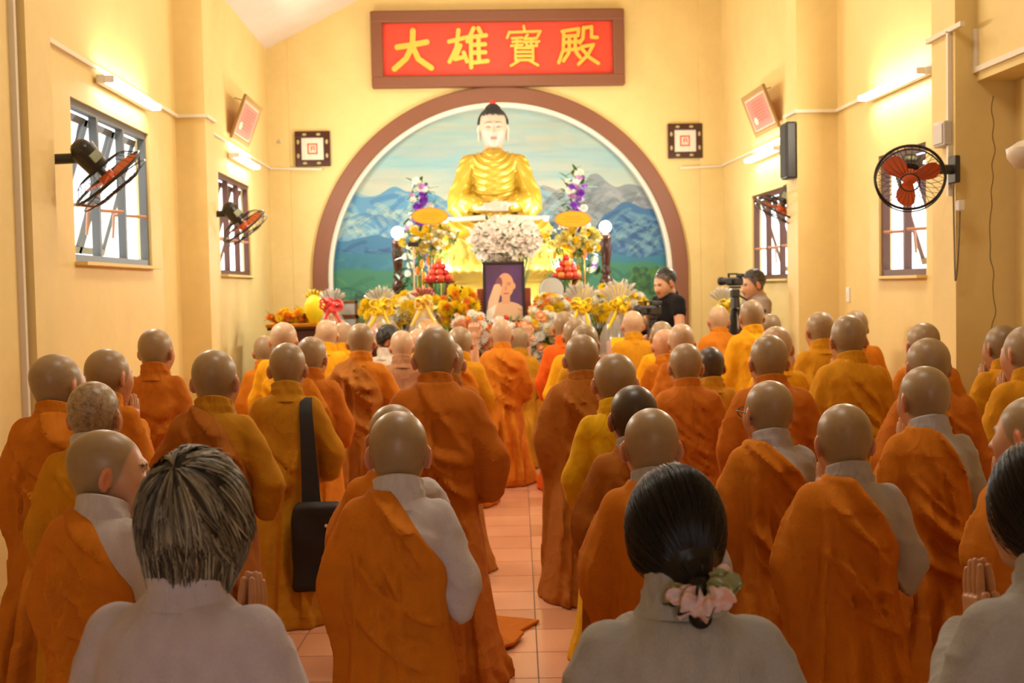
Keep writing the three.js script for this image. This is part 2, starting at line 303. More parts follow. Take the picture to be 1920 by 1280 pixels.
function cone(ax, ay, az, bx, by, bz, ra, rb) {
  const dx = bx - ax, dy = by - ay, dz = bz - az, inv = 1 / (dx * dx + dy * dy + dz * dz);
  return (x, y, z) => { const t = clamp(((x - ax) * dx + (y - ay) * dy + (z - az) * dz) * inv, 0, 1); return Math.hypot(x - ax - dx * t, y - ay - dy * t, z - az - dz * t) - ra - (rb - ra) * t; };
}
function ell(cx, cy, cz, rx, ry, rz) { const m = Math.min(rx, ry, rz); return (x, y, z) => { const a = (x - cx) / rx, b = (y - cy) / ry, c = (z - cz) / rz, k = Math.sqrt(a * a + b * b + c * c); if (k < 1e-4) return -m; const q = Math.sqrt(a * a / rx / rx + b * b / ry / ry + c * c / rz / rz); return k * (k - 1) / q; }; }
function table(rows) {   // [y, v1, v2, ...] -> smooth lookup
  const n = 96, y0 = rows[0][0], y1 = rows[rows.length - 1][0], w = rows[0].length - 1, out = Array.from({ length: w }, () => new Float64Array(n + 1));
  for (let c = 0; c < w; c++) { const cv = new THREE.CatmullRomCurve3(rows.map(r => V(r[0], r[c + 1], 0)), false, 'centripetal'); const ps = cv.getPoints(600); let k = 0; for (let i = 0; i <= n; i++) { const y = y0 + (y1 - y0) * i / n; while (k < 599 && ps[k + 1].x < y) k++; out[c][i] = ps[k].y; } }
  return (c, y) => { const t = clamp((y - y0) / (y1 - y0), 0, 1) * n, i = Math.min(n - 1, t | 0); return mixf(out[c][i], out[c][i + 1], t - i); };
}
const ridge = t => { const s = 1 - Math.abs(Math.sin(t)); return s * s; };

// ---------------------------------------------------------------- heads, hands
const SKIN = [0.56, 0.285, 0.155];
const STUBBLE = { shaved: [0.31, 0.205, 0.105], pale: [0.48, 0.31, 0.18], dark: [0.075, 0.05, 0.035], grey: [0.29, 0.205, 0.12], none: SKIN };
const headCache = {};
// head looks along -z; the middle of the skull is the origin
function headGeo(variant, stubble, cell, face = true) {
  const key = variant + stubble + cell; if (headCache[key]) return headCache[key];
  const R = rng(100 + variant * 13), r = (a, b) => mixf(a, b, R());
  const cw = r(0.076, 0.081), cl = r(0.094, 0.1), ch = r(0.090, 0.098), neck = r(0.046, 0.054), earOut = r(0.014, 0.028), flat = r(0, 0.012), up = r(0, 0.02);
  const skull = ell(0, 0.028, 0.008, cw, ch, cl), crown = ell(0, 0.055, 0.02 + up, cw * 0.86, 0.068, 0.078), occ = ell(0, 0.004, 0.045 - flat, cw * 0.80, 0.066, 0.058), jaw = ell(0, -0.055, -0.035, 0.057, 0.070, 0.064), chin = ell(0, -0.105, -0.075, 0.024, 0.02, 0.02), cheek = ell(0, -0.03, -0.055, 0.064, 0.05, 0.045);
  const nk = cone(0, -0.045, 0.022, 0, -0.20, 0.055, neck, neck + 0.012), nape = cone(0, -0.04, 0.05, 0, -0.16, 0.07, 0.034, 0.044);
  const base = ell(0, -0.235, 0.06, 0.12, 0.055, 0.075);
  const nose = cone(0, 0.0, -0.093, 0, -0.042, -0.115, 0.008, 0.014), brow = ell(0, 0.018, -0.088, 0.045, 0.008, 0.012), eyeS = ell(0.031, 0.002, -0.103, 0.02, 0.011, 0.014), ball = ell(0.031, 0.0, -0.078, 0.014, 0.012, 0.014), lip = ell(0, -0.072, -0.092, 0.023, 0.009, 0.012);
  const lobe = ell(0, -0.026, -0.003, 0.006, 0.009, 0.008), earBody = ell(0, 0.003, 0.002, 0.0078, 0.033, 0.0205), earBowl = ell(0.009, 0.004, -0.001, 0.007, 0.020, 0.010);
  const ca = Math.cos(0.25 + earOut * 18), sa = Math.sin(0.25 + earOut * 18), ecx = cw * 0.93 + 0.014 * sa;
  const earD = (ax, y, z) => {   // a leaning plate, hollow in front, with a rim and a lobe
    const ey = y + 0.010, qx = ax - ecx, qz = z - 0.010 + ey * 0.2, ex = qx * ca - qz * sa, ez = qx * sa + qz * ca;
    let e = earBody(ex, ey, ez); e = -smin(-e, earBowl(ex, ey, ez), 0.003); return smin(e, lobe(ex, ey, ez), 0.008);
  };
  const f = (x, y, z) => {
    const ax = Math.abs(x);
    let d = smin(skull(x, y, z), occ(x, y, z), 0.03); d = smin(d, crown(x, y, z), 0.03); d = smin(d, smin(jaw(x, y, z), cheek(x, y, z), 0.03), 0.045); d = smin(d, chin(x, y, z), 0.03);
    d = smin(d, nk(x, y, z), 0.03); d = smin(d, nape(x, y, z), 0.03); d = smin(d, base(x, y, z), 0.05);
    if (z < -0.05) { d = smin(d, brow(x, y, z), 0.015); d = -smin(-d, eyeS(ax, y, z), 0.012); d = smin(d, ball(ax, y, z), 0.004); d = smin(d, nose(x, y, z), 0.014); d = smin(d, cone(0.011, -0.042, -0.103, 0.012, -0.042, -0.10, 0.008, 0.008)(ax, y, z), 0.01); d = smin(d, lip(x, y, z), 0.008); if (Math.abs(y + 0.072) < 0.02) d += 0.003 * Math.exp(-((y + 0.072) ** 2) / 0.000006) * (ax < 0.024 ? 1 : 0); }
    if (ax > 0.05 && y < 0.06 && y > -0.08 && z > -0.04 && z < 0.07) d = smin(d, earD(ax, y, z), 0.006);
    return d;
  };
  const g = meshSDF(f, [-0.135, -0.25, -0.135], [0.135, 0.14, 0.14], cell), p = g.attributes.position, col = new Float32Array(p.count * 3), S = STUBBLE[stubble];
  for (let i = 0; i < p.count; i++) {
    const x = p.getX(i), y = p.getY(i), z = p.getZ(i), n = N3(x * 60, y * 60, z * 60) * 0.5 + N3(x * 160, y * 160, z * 160) * 0.5, lowN = N3(x * 14 + variant, y * 14, z * 14);
    // the shaved hair's outline: forehead, round the ears, nape
    const line = z < -0.02 ? mixf(-0.02, 0.072, sstep(-0.01, -0.075, z)) : mixf(-0.055, -0.02, sstep(0.02, -0.02, z));
    let m = sstep(line - 0.014, line + 0.012, y + lowN * 0.012); const ear = Math.abs(x) > 0.06 && y < 0.03 && y > -0.06 && z > -0.02 && z < 0.05 && earD(Math.abs(x), y, z) < 0.0025; if (ear) m *= 0.05;
    const g_ = stubble === 'grey' ? (n > 0.12 ? 1.35 : n < -0.2 ? 0.6 : 1) : 1 + n * 0.16 + lowN * 0.14;
    for (let k = 0; k < 3; k++) { let s = SKIN[k] * (1 + n * 0.06 + lowN * 0.06); if (ear) s *= [1.12, 0.8, 0.72][k]; col[3 * i + k] = mixf(s, S[k] * g_, m); }
    if (z < -0.08 && y < -0.058 && y > -0.086 && Math.abs(x) < 0.024) { col[3 * i] = 0.45; col[3 * i + 1] = 0.15; col[3 * i + 2] = 0.12; }
    if (z < -0.07 && Math.abs(y - 0.022 + Math.abs(Math.abs(x) - 0.03) * 0.2) < 0.0045 && Math.abs(x) > 0.012 && Math.abs(x) < 0.048 || z < -0.07 && Math.abs(y) < 0.0035 && Math.abs(Math.abs(x) - 0.031) < 0.014) { col[3 * i] = 0.05; col[3 * i + 1] = 0.03; col[3 * i + 2] = 0.02; }
  }
  g.setAttribute('color', new THREE.BufferAttribute(col, 3)); return headCache[key] = g;
}
function tint(g, c) { const n = g.attributes.position.count, a = new Float32Array(n * 3); for (let i = 0; i < n; i++) { const k = 1 + 0.08 * N3(i * 0.13, 1, 2); a[3 * i] = c[0] * k; a[3 * i + 1] = c[1] * k; a[3 * i + 2] = c[2] * k; } g.setAttribute('color', new THREE.BufferAttribute(a, 3)); return g; }
// two hands pressed palm to palm; fingers along +y, thumbs towards +z (the chest)
const prayGeo = {};
function prayingHands(cell) {
  if (prayGeo[cell]) return prayGeo[cell];
  const fs = [], L = [0.064, 0.074, 0.070, 0.054], palm = (x, y, z) => { const qx = Math.abs(x - 0.011) - 0.004, qy = Math.abs(y) - 0.036, qz = Math.abs(z) - 0.030; return Math.hypot(Math.max(qx, 0), Math.max(qy, 0), Math.max(qz, 0)) + Math.min(Math.max(qx, qy, qz), 0) - 0.008; };
  L.forEach((l, i) => { const z = 0.030 - i * 0.0195; fs.push(cone(0.011, 0.036, z, 0.0115, 0.04 + l * 0.5, z * 1.02, 0.0090, 0.0086), cone(0.0115, 0.04 + l * 0.5, z * 1.02, 0.0088, 0.04 + l, z * 0.98, 0.0086, 0.0068)); });
  const th = [cone(0.013, -0.02, 0.030, 0.014, 0.012, 0.052, 0.013, 0.0105), cone(0.014, 0.012, 0.052, 0.010, 0.046, 0.048, 0.0105, 0.0085)], wr = cone(0.012, -0.035, 0, 0.03, -0.085, 0.004, 0.021, 0.026), arm = cone(0.03, -0.085, 0.004, 0.075, -0.17, 0.02, 0.026, 0.032);
  const f = (x, y, z) => { const a = Math.abs(x); let d = smin(palm(a, y, z), wr(a, y, z), 0.02); d = smin(d, arm(a, y, z), 0.015); let e = 1; for (const q of fs) e = Math.min(e, q(a, y, z)); d = smin(d, e, 0.005); e = smin(th[0](a, y, z), th[1](a, y, z), 0.004); return smin(d, e, 0.008); };
  return prayGeo[cell] = tint(meshSDF(f, [-0.12, -0.21, -0.07], [0.12, 0.135, 0.09], cell), SKIN);
}
// one open, slightly curled hand: fingers along -z, palm down, thumb towards +x (left = mirrored); curl bends the fingers down
function handGeo(curl = 0.6, mirror = 1) {
  const fs = [], palm = (x, y, z) => { const qx = Math.abs(x) - 0.030, qy = Math.abs(y) - 0.005, qz = Math.abs(z + 0.045) - 0.036; return Math.hypot(Math.max(qx, 0), Math.max(qy, 0), Math.max(qz, 0)) + Math.min(Math.max(qx, qy, qz), 0) - 0.009; };
  [[0.030, 0.068], [0.010, 0.076], [-0.010, 0.070], [-0.029, 0.055]].forEach(([x, l]) => { let y = 0, z = -0.085, a = 0; for (let k = 0; k < 3; k++) { a += curl * [0.5, 0.9, 0.6][k]; const s = l * [0.45, 0.32, 0.23][k], y2 = y - Math.sin(a) * s, z2 = z - Math.cos(a) * s; fs.push(cone(x, y, z, x, y2, z2, 0.0092 - k * 0.0008, 0.0088 - k * 0.001)); y = y2; z = z2; } });
  fs.push(cone(0.028, -0.004, -0.025, 0.052, -0.016, -0.055, 0.013, 0.0105), cone(0.052, -0.016, -0.055, 0.048, -0.034, -0.082, 0.0105, 0.0085));
  const wr = cone(0, 0, -0.012, 0, 0, 0.05, 0.023, 0.026);
  const g = meshSDF((x, y, z) => { x *= mirror; let d = smin(palm(x, y, z), wr(x, y, z), 0.02), e = 1; for (const q of fs) e = Math.min(e, q(x, y, z)); return smin(d, e, 0.006); }, [-0.08, -0.11, -0.18], [0.08, 0.04, 0.08], 0.004);
  return tint(g, SKIN);
}
const skinMats = {};
const skinMat = (k = 1, warm = 1) => skinMats[k + '_' + warm] ??= new THREE.MeshPhysicalMaterial({ color: lin(k, k * (1 + (1 - warm) * 0.1), k * warm), vertexColors: true, roughness: 0.40, specularIntensity: 0.7, clearcoat: 0.18, clearcoatRoughness: 0.3 });

// ---------------------------------------------------------------- cloth
const clothBump = dataTex(512, 512, (x, y) => {
  const u = x / 64, v = y / 64; let w = tileNoise(u, v, 8, 3) * 0.6;
  const a = 1 - Math.abs(tileNoise(u + 0, v, 8, 11)) * 2; w += a * a * a * 0.5; w += tileNoise(x / 16, y / 16, 32, 5) * 0.22 + tileNoise(x / 4, y / 4, 128, 6) * 0.12;
  w += ((x & 3) < 2 ? 0.05 : -0.05) * ((y & 3) < 2 ? 1 : -1);
  const n = 120 + w * 95; return [n, n, n];
});
const clothMap = dataTex(256, 256, (x, y) => { const n = tileNoise(x / 32, y / 32, 8, 9) * 16 + tileNoise(x / 4, y / 4, 64, 4) * 12 + ((x + y) & 1) * 5; return [238 + n, 236 + n, 232 + n]; }, true);
clothBump.repeat.set(1.25, 1.25); clothMap.repeat.set(2.5, 2.5);
const clothMats = {};
function cloth(c, rough = 0.86, bump = 0.011) { const k = c.join() + rough + bump; return clothMats[k] ??= new THREE.MeshPhysicalMaterial({ color: lin(...c), roughness: rough, map: clothMap, bumpMap: clothBump, bumpScale: bump, specularIntensity: 0.25, sheen: 0.25, sheenRoughness: 0.6, sheenColor: lin(c[0] * 0.5 + 0.1, c[1] * 0.5 + 0.06, c[2] * 0.5 + 0.03) }); }
function clothUV(g) { const p = g.attributes.position, uv = new Float32Array(p.count * 2); for (let i = 0; i < p.count; i++) { uv[2 * i] = Math.atan2(p.getX(i), p.getZ(i) + 0.0001) * 0.24; uv[2 * i + 1] = p.getY(i); } g.setAttribute('uv', new THREE.BufferAttribute(uv, 2)); return g; }

// ---------------------------------------------------------------- a kneeling robed figure, facing -z
const PROFILE = table([[0, 0.275, 0.30, 0.11], [0.15, 0.245, 0.265, 0.10], [0.32, 0.215, 0.225, 0.07], [0.48, 0.198, 0.185, 0.045], [0.62, 0.176, 0.160, 0.03], [0.76, 0.174, 0.148, 0.028], [0.87, 0.184, 0.135, 0.035], [0.935, 0.176, 0.118, 0.036], [0.968, 0.148, 0.100, 0.036], [0.99, 0.112, 0.085, 0.034], [1.01, 0.085, 0.072, 0.03], [1.06, 0.062, 0.06, 0.03]]);
function torsoD(x, y, z) {
  const yy = clamp(y, 0, 1.06), rx = PROFILE(0, yy), rz = PROFILE(1, yy), a = x / rx, b = (z - PROFILE(2, yy)) / rz, k = Math.sqrt(a * a + b * b);
  let d = (k - 1) * (k > 1e-3 ? Math.min(rx, rz) * 0.5 + 0.5 * Math.sqrt((x * x + (z - PROFILE(2, yy)) ** 2)) / k : Math.min(rx, rz));
  if (y > 0.92) d *= 0.72;
  if (y > 1.06) d = Math.max(d, y - 1.06); if (y < 0) d = Math.max(d, -y); return d;
}
const ARMS = {};
function armD(s, e, lift) {   // e: elbow out, lift: how high the hands are
  return ARMS[[s, e, lift]] ??= (() => {
    const ex = s * (0.236 + e), ey = 0.735 + lift * 0.5, ez = 0.035, wx = s * 0.055, wy = 0.86 + lift, wz = -0.27;
    return { up: cone(s * 0.150, 0.925, 0.035, ex, ey, ez, 0.062, 0.060), fore: cone(ex, ey, ez, wx, wy, wz, 0.058, 0.050), hang: cone(ex - s * 0.015, ey - 0.085, ez - 0.01, s * 0.13, ey - 0.13, -0.15, 0.040, 0.034), w: [wx, wy, wz] };
  })();
}
// folds: each stroke is a soft ridge with one steep side, drawn across the cloth
function strokes(o, R) {
  const out = [], r = (a, b) => mixf(a, b, R()), fd = o.fold ?? 1;
  const add = (x0, y0, x1, y1, sag, amp, w, flip) => out.push({ x0, y0, x1, y1, sag, amp: amp * fd * 3.0, wa: w * 0.9, wb: Math.max(0.008, w * 0.2), flip });
  if (o.style === 'robe') {
    for (const s of [-1, 1]) for (let i = 0; i < 3; i++) add(s * r(0.13, 0.2), r(0.74, 0.9), s * r(-0.05, 0.06), r(0.45, 0.66), r(-0.05, -0.01), r(0.008, 0.017), r(0.03, 0.05), R() < 0.5 ? 1 : -1);
    for (let i = 0; i < 2; i++) add(-0.17, r(0.6, 0.9), 0.17, r(0.6, 0.9), r(-0.07, -0.02), r(0.006, 0.012), r(0.03, 0.06), 1);
  } else {
    const m = 8; for (let i = 0; i < m; i++) { const y = 0.50 + i * 0.052 + r(-0.02, 0.02), big = R() < 0.35; add(r(-0.21, -0.02), y + r(0.08, 0.26), r(0.12, 0.2), y - r(0, 0.04), r(-0.055, 0.0), big ? r(0.011, 0.017) : r(0.004, 0.009), big ? r(0.03, 0.05) : r(0.015, 0.03), R() < 0.75 ? 1 : -1); }
    for (let i = 0; i < 6; i++) { const x = -0.16 + i * 0.06 + r(-0.03, 0.03); add(x * 0.6 - 0.04, r(0.80, 0.96), x * 1.15 + r(-0.03, 0.03), r(0.25, 0.6), r(-0.02, 0.02), r(0.003, 0.010), r(0.014, 0.035), R() < 0.5 ? 1 : -1); }
  }
  const n = 4 + (R() * 4 | 0); for (let i = 0; i < n; i++) { const x = mixf(-0.2, 0.2, (i + R() * 0.7) / n); add(x * 0.8, r(0.42, 0.62), x * 1.35, -0.05, 0, r(0.014, 0.028), r(0.04, 0.07), R() < 0.5 ? 1 : -1); }
  for (const s of out) { const dx = s.x1 - s.x0, dy = s.y1 - s.y0; s.l = Math.hypot(dx, dy); s.ux = dx / s.l; s.uy = dy / s.l; }
  const seamX = o.K ? r(-0.13, 0.02) : 9, seamY = o.K ? r(0.30, 0.42) : 9, seam2 = seamX + r(0.09, 0.14), sl = r(-0.06, 0.06);
  return (x, y) => {
    let d = 0;
    if (o.K) { const v = y - seamY - sl * x; if (y < 0.8) { d += 0.008 * sstep(0.004, -0.004, v); if (y < 0.62) d += 0.007 * (sstep(seamX - 0.004, seamX + 0.004, x - sl * y) - sstep(seam2 - 0.004, seam2 + 0.004, x - sl * y)); } }
    for (const s of out) {
      const px = x - s.x0, py = y - s.y0, t = (px * s.ux + py * s.uy) / s.l; if (t < -0.02 || t > 1.02) continue;
      let q = (-px * s.uy + py * s.ux) - s.sag * 4 * t * (1 - t); if (q > 0.13 || q < -0.13) continue;
      q *= s.flip; const w = q > 0 ? s.wa : s.wb, e = Math.min(t + 0.02, 1.02 - t) * 4.5;
      d += s.amp * Math.exp(-q * q / (w * w)) * (e < 1 ? e : 1);
    }
    return d;
  };
}
function garments(o) {
  const R = rng(o.seed * 31 + 7), fd = o.fold ?? 1, ph = R() * 20, e = o.elbow ?? 0, lift = o.lift ?? 0, sd = o.seed * 3.7, S = strokes(o, R), S2 = strokes(o, R);
  const folds = (x, y, z) => {
    let d = z > -0.06 ? S(x, y) : S2(-x, y) * 0.7;
    if (y < 0.16) { const n = N3(x * 6 + sd, y * 8, z * 6); d += ((0.025 + 0.06 * Math.abs(n)) * (1 - y / 0.16) + 0.02 * ridge(y * 38 + n * 5) * (1 - y / 0.16)) * fd; }
    if (y < 0.55) d += ridge(Math.atan2(x, z - 0.08) * 4 + ph + N3(x * 4, y * 2, z * 4 + sd)) * 0.020 * (1 - y / 0.55);
    return d + N3(x * 5 + sd, y * 5, z * 5) * 0.007;
  };
  const sleeve = (x, y, z) => (ridge(y * 24 + Math.abs(x) * 14 + N3(x * 8, y * 8 + sd, z * 8) * 2.2) * 0.011 + N3(x * 10 + sd, y * 10, z * 10) * 0.005) * fd;
  const R_ = armD(1, e, lift), L_ = armD(-1, e, lift);
  const arm = (A, x, y, z, grow) => { const f = A.fore(x, y, z), u = smin(A.up(x, y, z), f, 0.03), h = smin(f + 0.004, A.hang(x, y, z), 0.11); return smin(u, h, 0.02) - grow; };
  const cut0 = (x, y, z) => ((x + 0.072) * 0.70 + (y - 1.03) * 0.714) + (z < 0 ? -0.02 * z : 0) + 0.035 * Math.sin(clamp((x + 0.1) / 0.3, 0, 1) * Math.PI) * -1 + 0.01 * Math.sin(x * 21 + sd);
  const robe = (x, y, z) => {
    let d = torsoD(x, y, z) - 0.004, ar = Math.min(arm(R_, x, y, z, 0.008), arm(L_, x, y, z, 0.008)); const m = Math.min(d, ar);
    if (m > 0.14 || m < -0.09) return Math.max(m, o.style !== 'robe' ? -0.10 - cut0(x, y, z) : -9, -y);
    if (ar < d + 0.08) ar -= sleeve(x, y, z);
    if (d < ar + 0.12) d -= folds(x, y, z) * (o.style === 'robe' ? 1 : 0.4);
    d = smin(d, ar, 0.009);
    if (o.style !== 'robe') d = Math.max(d, -0.10 - cut0(x, y, z));
    return Math.max(d, -y, y - 1.008 + 0.25 * Math.max(0, -z));
  };
  const drape = cone(-0.180 - e * 0.7, 0.80, -0.02, -0.195 - e * 0.4, 0.16, 0.03, 0.064, 0.085), drape2 = cone(-0.16, 0.70, -0.16, -0.15, 0.3, -0.12, 0.05, 0.06);
  const wrap = (x, y, z) => {
    const two = o.style === 'wrap2', c = two ? -1 : cut0(x, y, z); if (c > 0.12) return c;
    let d = torsoD(x, y, z) - 0.015, l = smin(arm(L_, x, y, z, 0.016), smin(drape(x, y, z), drape2(x, y, z), 0.08), 0.09), ar = two ? arm(R_, x, y, z, 0.014) : 9; const m = Math.min(d, l, ar);
    if (m > 0.16 || m < -0.1) return Math.max(m, c, -y);
    if (l < d + 0.1) { const n = N3(x * 6 + sd, y * 3, z * 6); l -= (ridge(Math.atan2(x + 0.17, z) * 3 + n * 1.8 + ph) * 0.018 + 0.008 * n) * fd * (1 - sstep(0.85, 1.0, y)); }
    d -= folds(x, y, z) * (1 - 0.6 * sstep(-0.16, -0.22, x));
    if (two && ar < d + 0.1) ar -= sleeve(x, y, z);
    d = smin(smin(d, l, 0.03), ar, 0.009);
    if (!two) d = Math.max(d - 0.009 * Math.exp(-((c + 0.022) ** 2) / 0.0004), c);
    return Math.max(d, -y, y - 1.028 + 0.25 * Math.max(0, -z));
  };
  return { robe, wrap, hands: R_.w };
}
function collarGeo(w = 1, open = 0) {   // a soft standing band, higher at the nape
  const nA = 56, prof = [[0.094, -0.062], [0.088, -0.050], [0.079, -0.034], [0.0765, -0.020], [0.0785, -0.004], [0.0745, 0.002], [0.0725, 0.018], [0.0725, 0.032], [0.0695, 0.038], [0.064, 0.034], [0.060, 0.0], [0.060, -0.05]], pos = [], idx = [];
  for (let i = 0; i <= nA; i++) { const t = i / nA * Math.PI * 2, c = Math.cos(t), s = Math.sin(t); prof.forEach(([r, y], j) => { const k = 1 + 0.03 * Math.sin(t * 4 + j * 0.7 + 1) + 0.015 * Math.sin(t * 9 + j); pos.push(s * r * k * w, y * (0.75 + 0.25 * c) + 0.012 * c - (c < -0.3 ? (-c - 0.3) * 0.05 : 0), c * r * 0.98 * k * w); }); }
  const m = prof.length; for (let i = 0; i < nA; i++) for (let j = 0; j + 1 < m; j++) { const a = i * m + j; idx.push(a, a + m, a + 1, a + 1, a + m, a + m + 1); }
  const g = new THREE.BufferGeometry(); g.setAttribute('position', new THREE.Float32BufferAttribute(pos, 3)); g.setIndex(idx); g.computeVertexNormals(); return g;
}
function placeHead(variant, stubble, cell, pose, c, hs) {
  const g = headGeo(variant, stubble, cell).clone();
  // the neck's foot stays where it is while the skull turns on it
  const p = g.attributes.position, q = new THREE.Quaternion().setFromEuler(new THREE.Euler(pose[1] || 0, pose[0] || 0, pose[2] || 0, 'YXZ')), v = V(0, 0, 0), u = V(0, 0, 0);
  for (let i = 0; i < p.count; i++) { v.fromBufferAttribute(p, i); const t = sstep(-0.20, -0.09, v.y); u.copy(v); u.y += 0.09; u.applyQuaternion(q); u.y -= 0.09; v.lerp(u, t); p.setXYZ(i, v.x, v.y, v.z); }
  g.computeVertexNormals(); return g.scale(hs * 1.045, hs * 0.985, hs).translate(...c);
}
const plain = g => { for (const k of Object.keys(g.attributes)) if (!['position', 'normal', 'color'].includes(k)) g.deleteAttribute(k); return g; };
function kneeler(o) {
  const hs = o.hs ?? 1, d = o.d ?? FOCAL * 0.155 * hs / o.w, top = at(o.px, o.py, d), turn = o.turn ?? 0, bw = 0.715 * (1 + ((o.bw ?? 1) - 1) * 0.42);
  const sy = (top.y - (o.nb ?? 0.235) * hs) / 1.0, cell = clamp(d * 0.0026, 0.0078, 0.023);
  const fwd = o.lean ?? 0.03, g0 = thing('person', o.label, 'person', [top.x - Math.sin(turn) * 0.0, 0, top.z + fwd], turn);
  const G = garments(o), S = [bw, sy, bw], sc = Math.min(...S);
  const fit = f => (x, y, z) => f(x / bw, y / sy, z / bw) * sc;
  const lo = [-0.46 * bw, -0.01, -0.42 * bw], hi = [0.46 * bw, 1.08 * sy, 0.56 * bw];
  const hc = [0, top.y - 0.122 * hs, -fwd - 0.01];
  const parts = [plain(placeHead(o.head ?? (o.seed % 6), o.hair ?? 'shaved', d < 4.6 ? 0.0055 : d < 7 ? 0.0075 : 0.0105, o.pose ?? [0, 0, 0], hc, hs))];
  const trunk = meshSDF(fit((x, y, z) => Math.min(torsoD(x, y, z) + 0.035, armD(1, o.elbow ?? 0, o.lift ?? 0).up(x, y, z) + 0.025, armD(-1, o.elbow ?? 0, o.lift ?? 0).up(x, y, z) + 0.025, armD(1, o.elbow ?? 0, o.lift ?? 0).fore(x, y, z) + 0.02, armD(-1, o.elbow ?? 0, o.lift ?? 0).fore(x, y, z) + 0.02)), [-0.4 * bw, -0.03, -0.4 * bw], [0.4 * bw, 1.06 * sy, 0.46 * bw], 0.045);
  parts.push(plain(tint(trunk, SKIN)));
  parts.push(plain(prayingHands(d < 2.6 ? 0.0035 : d < 6 ? 0.006 : 0.008).clone().rotateX(-0.15).translate(0, G.hands[1] * sy + 0.05, G.hands[2] * bw - 0.03)));
  if (o.fist) { const p = at(o.fist[0], o.fist[1], d + 0.22).sub(g0.position), q = p.clone().add(V(0, -0.24, 0.03)); parts.push(plain(handGeo(1.7).clone().rotateX(1.45).translate(p.x, p.y, p.z)), plain(tint(bar(q, V(p.x, p.y - 0.04, p.z), 0.042, 14, 0.028), SKIN))); }
  const body = mesh('body', mergeGeometries(parts), skinMat(o.skin ?? 1, o.warm ?? 1), g0);
  const A = cloth(o.A), K = o.K && cloth(o.K);
  if (o.style !== 'wrap2') mesh('robe', clothUV(meshSDF(fit(G.robe), lo, hi, cell * (o.style === 'robe' ? 1 : 1.1))), A, g0);
  if (K) mesh('shoulder_cloth', clothUV(meshSDF(fit(G.wrap), lo, hi, cell)), K, g0);
  if (o.collar !== false) { const cg = collarGeo((o.cw ?? 1) * hs * 1.0); cg.rotateX(-0.12).translate(0, hc[1] - 0.098 * hs + (o.cy ?? 0), hc[2] + 0.050 * hs); mesh('collar', clothUV(cg), o.style === 'wrap2' && !o.greyCollar ? K : A, g0); }
  return { g: g0, hc, hs, d, top, sy, bw, G, body };
}
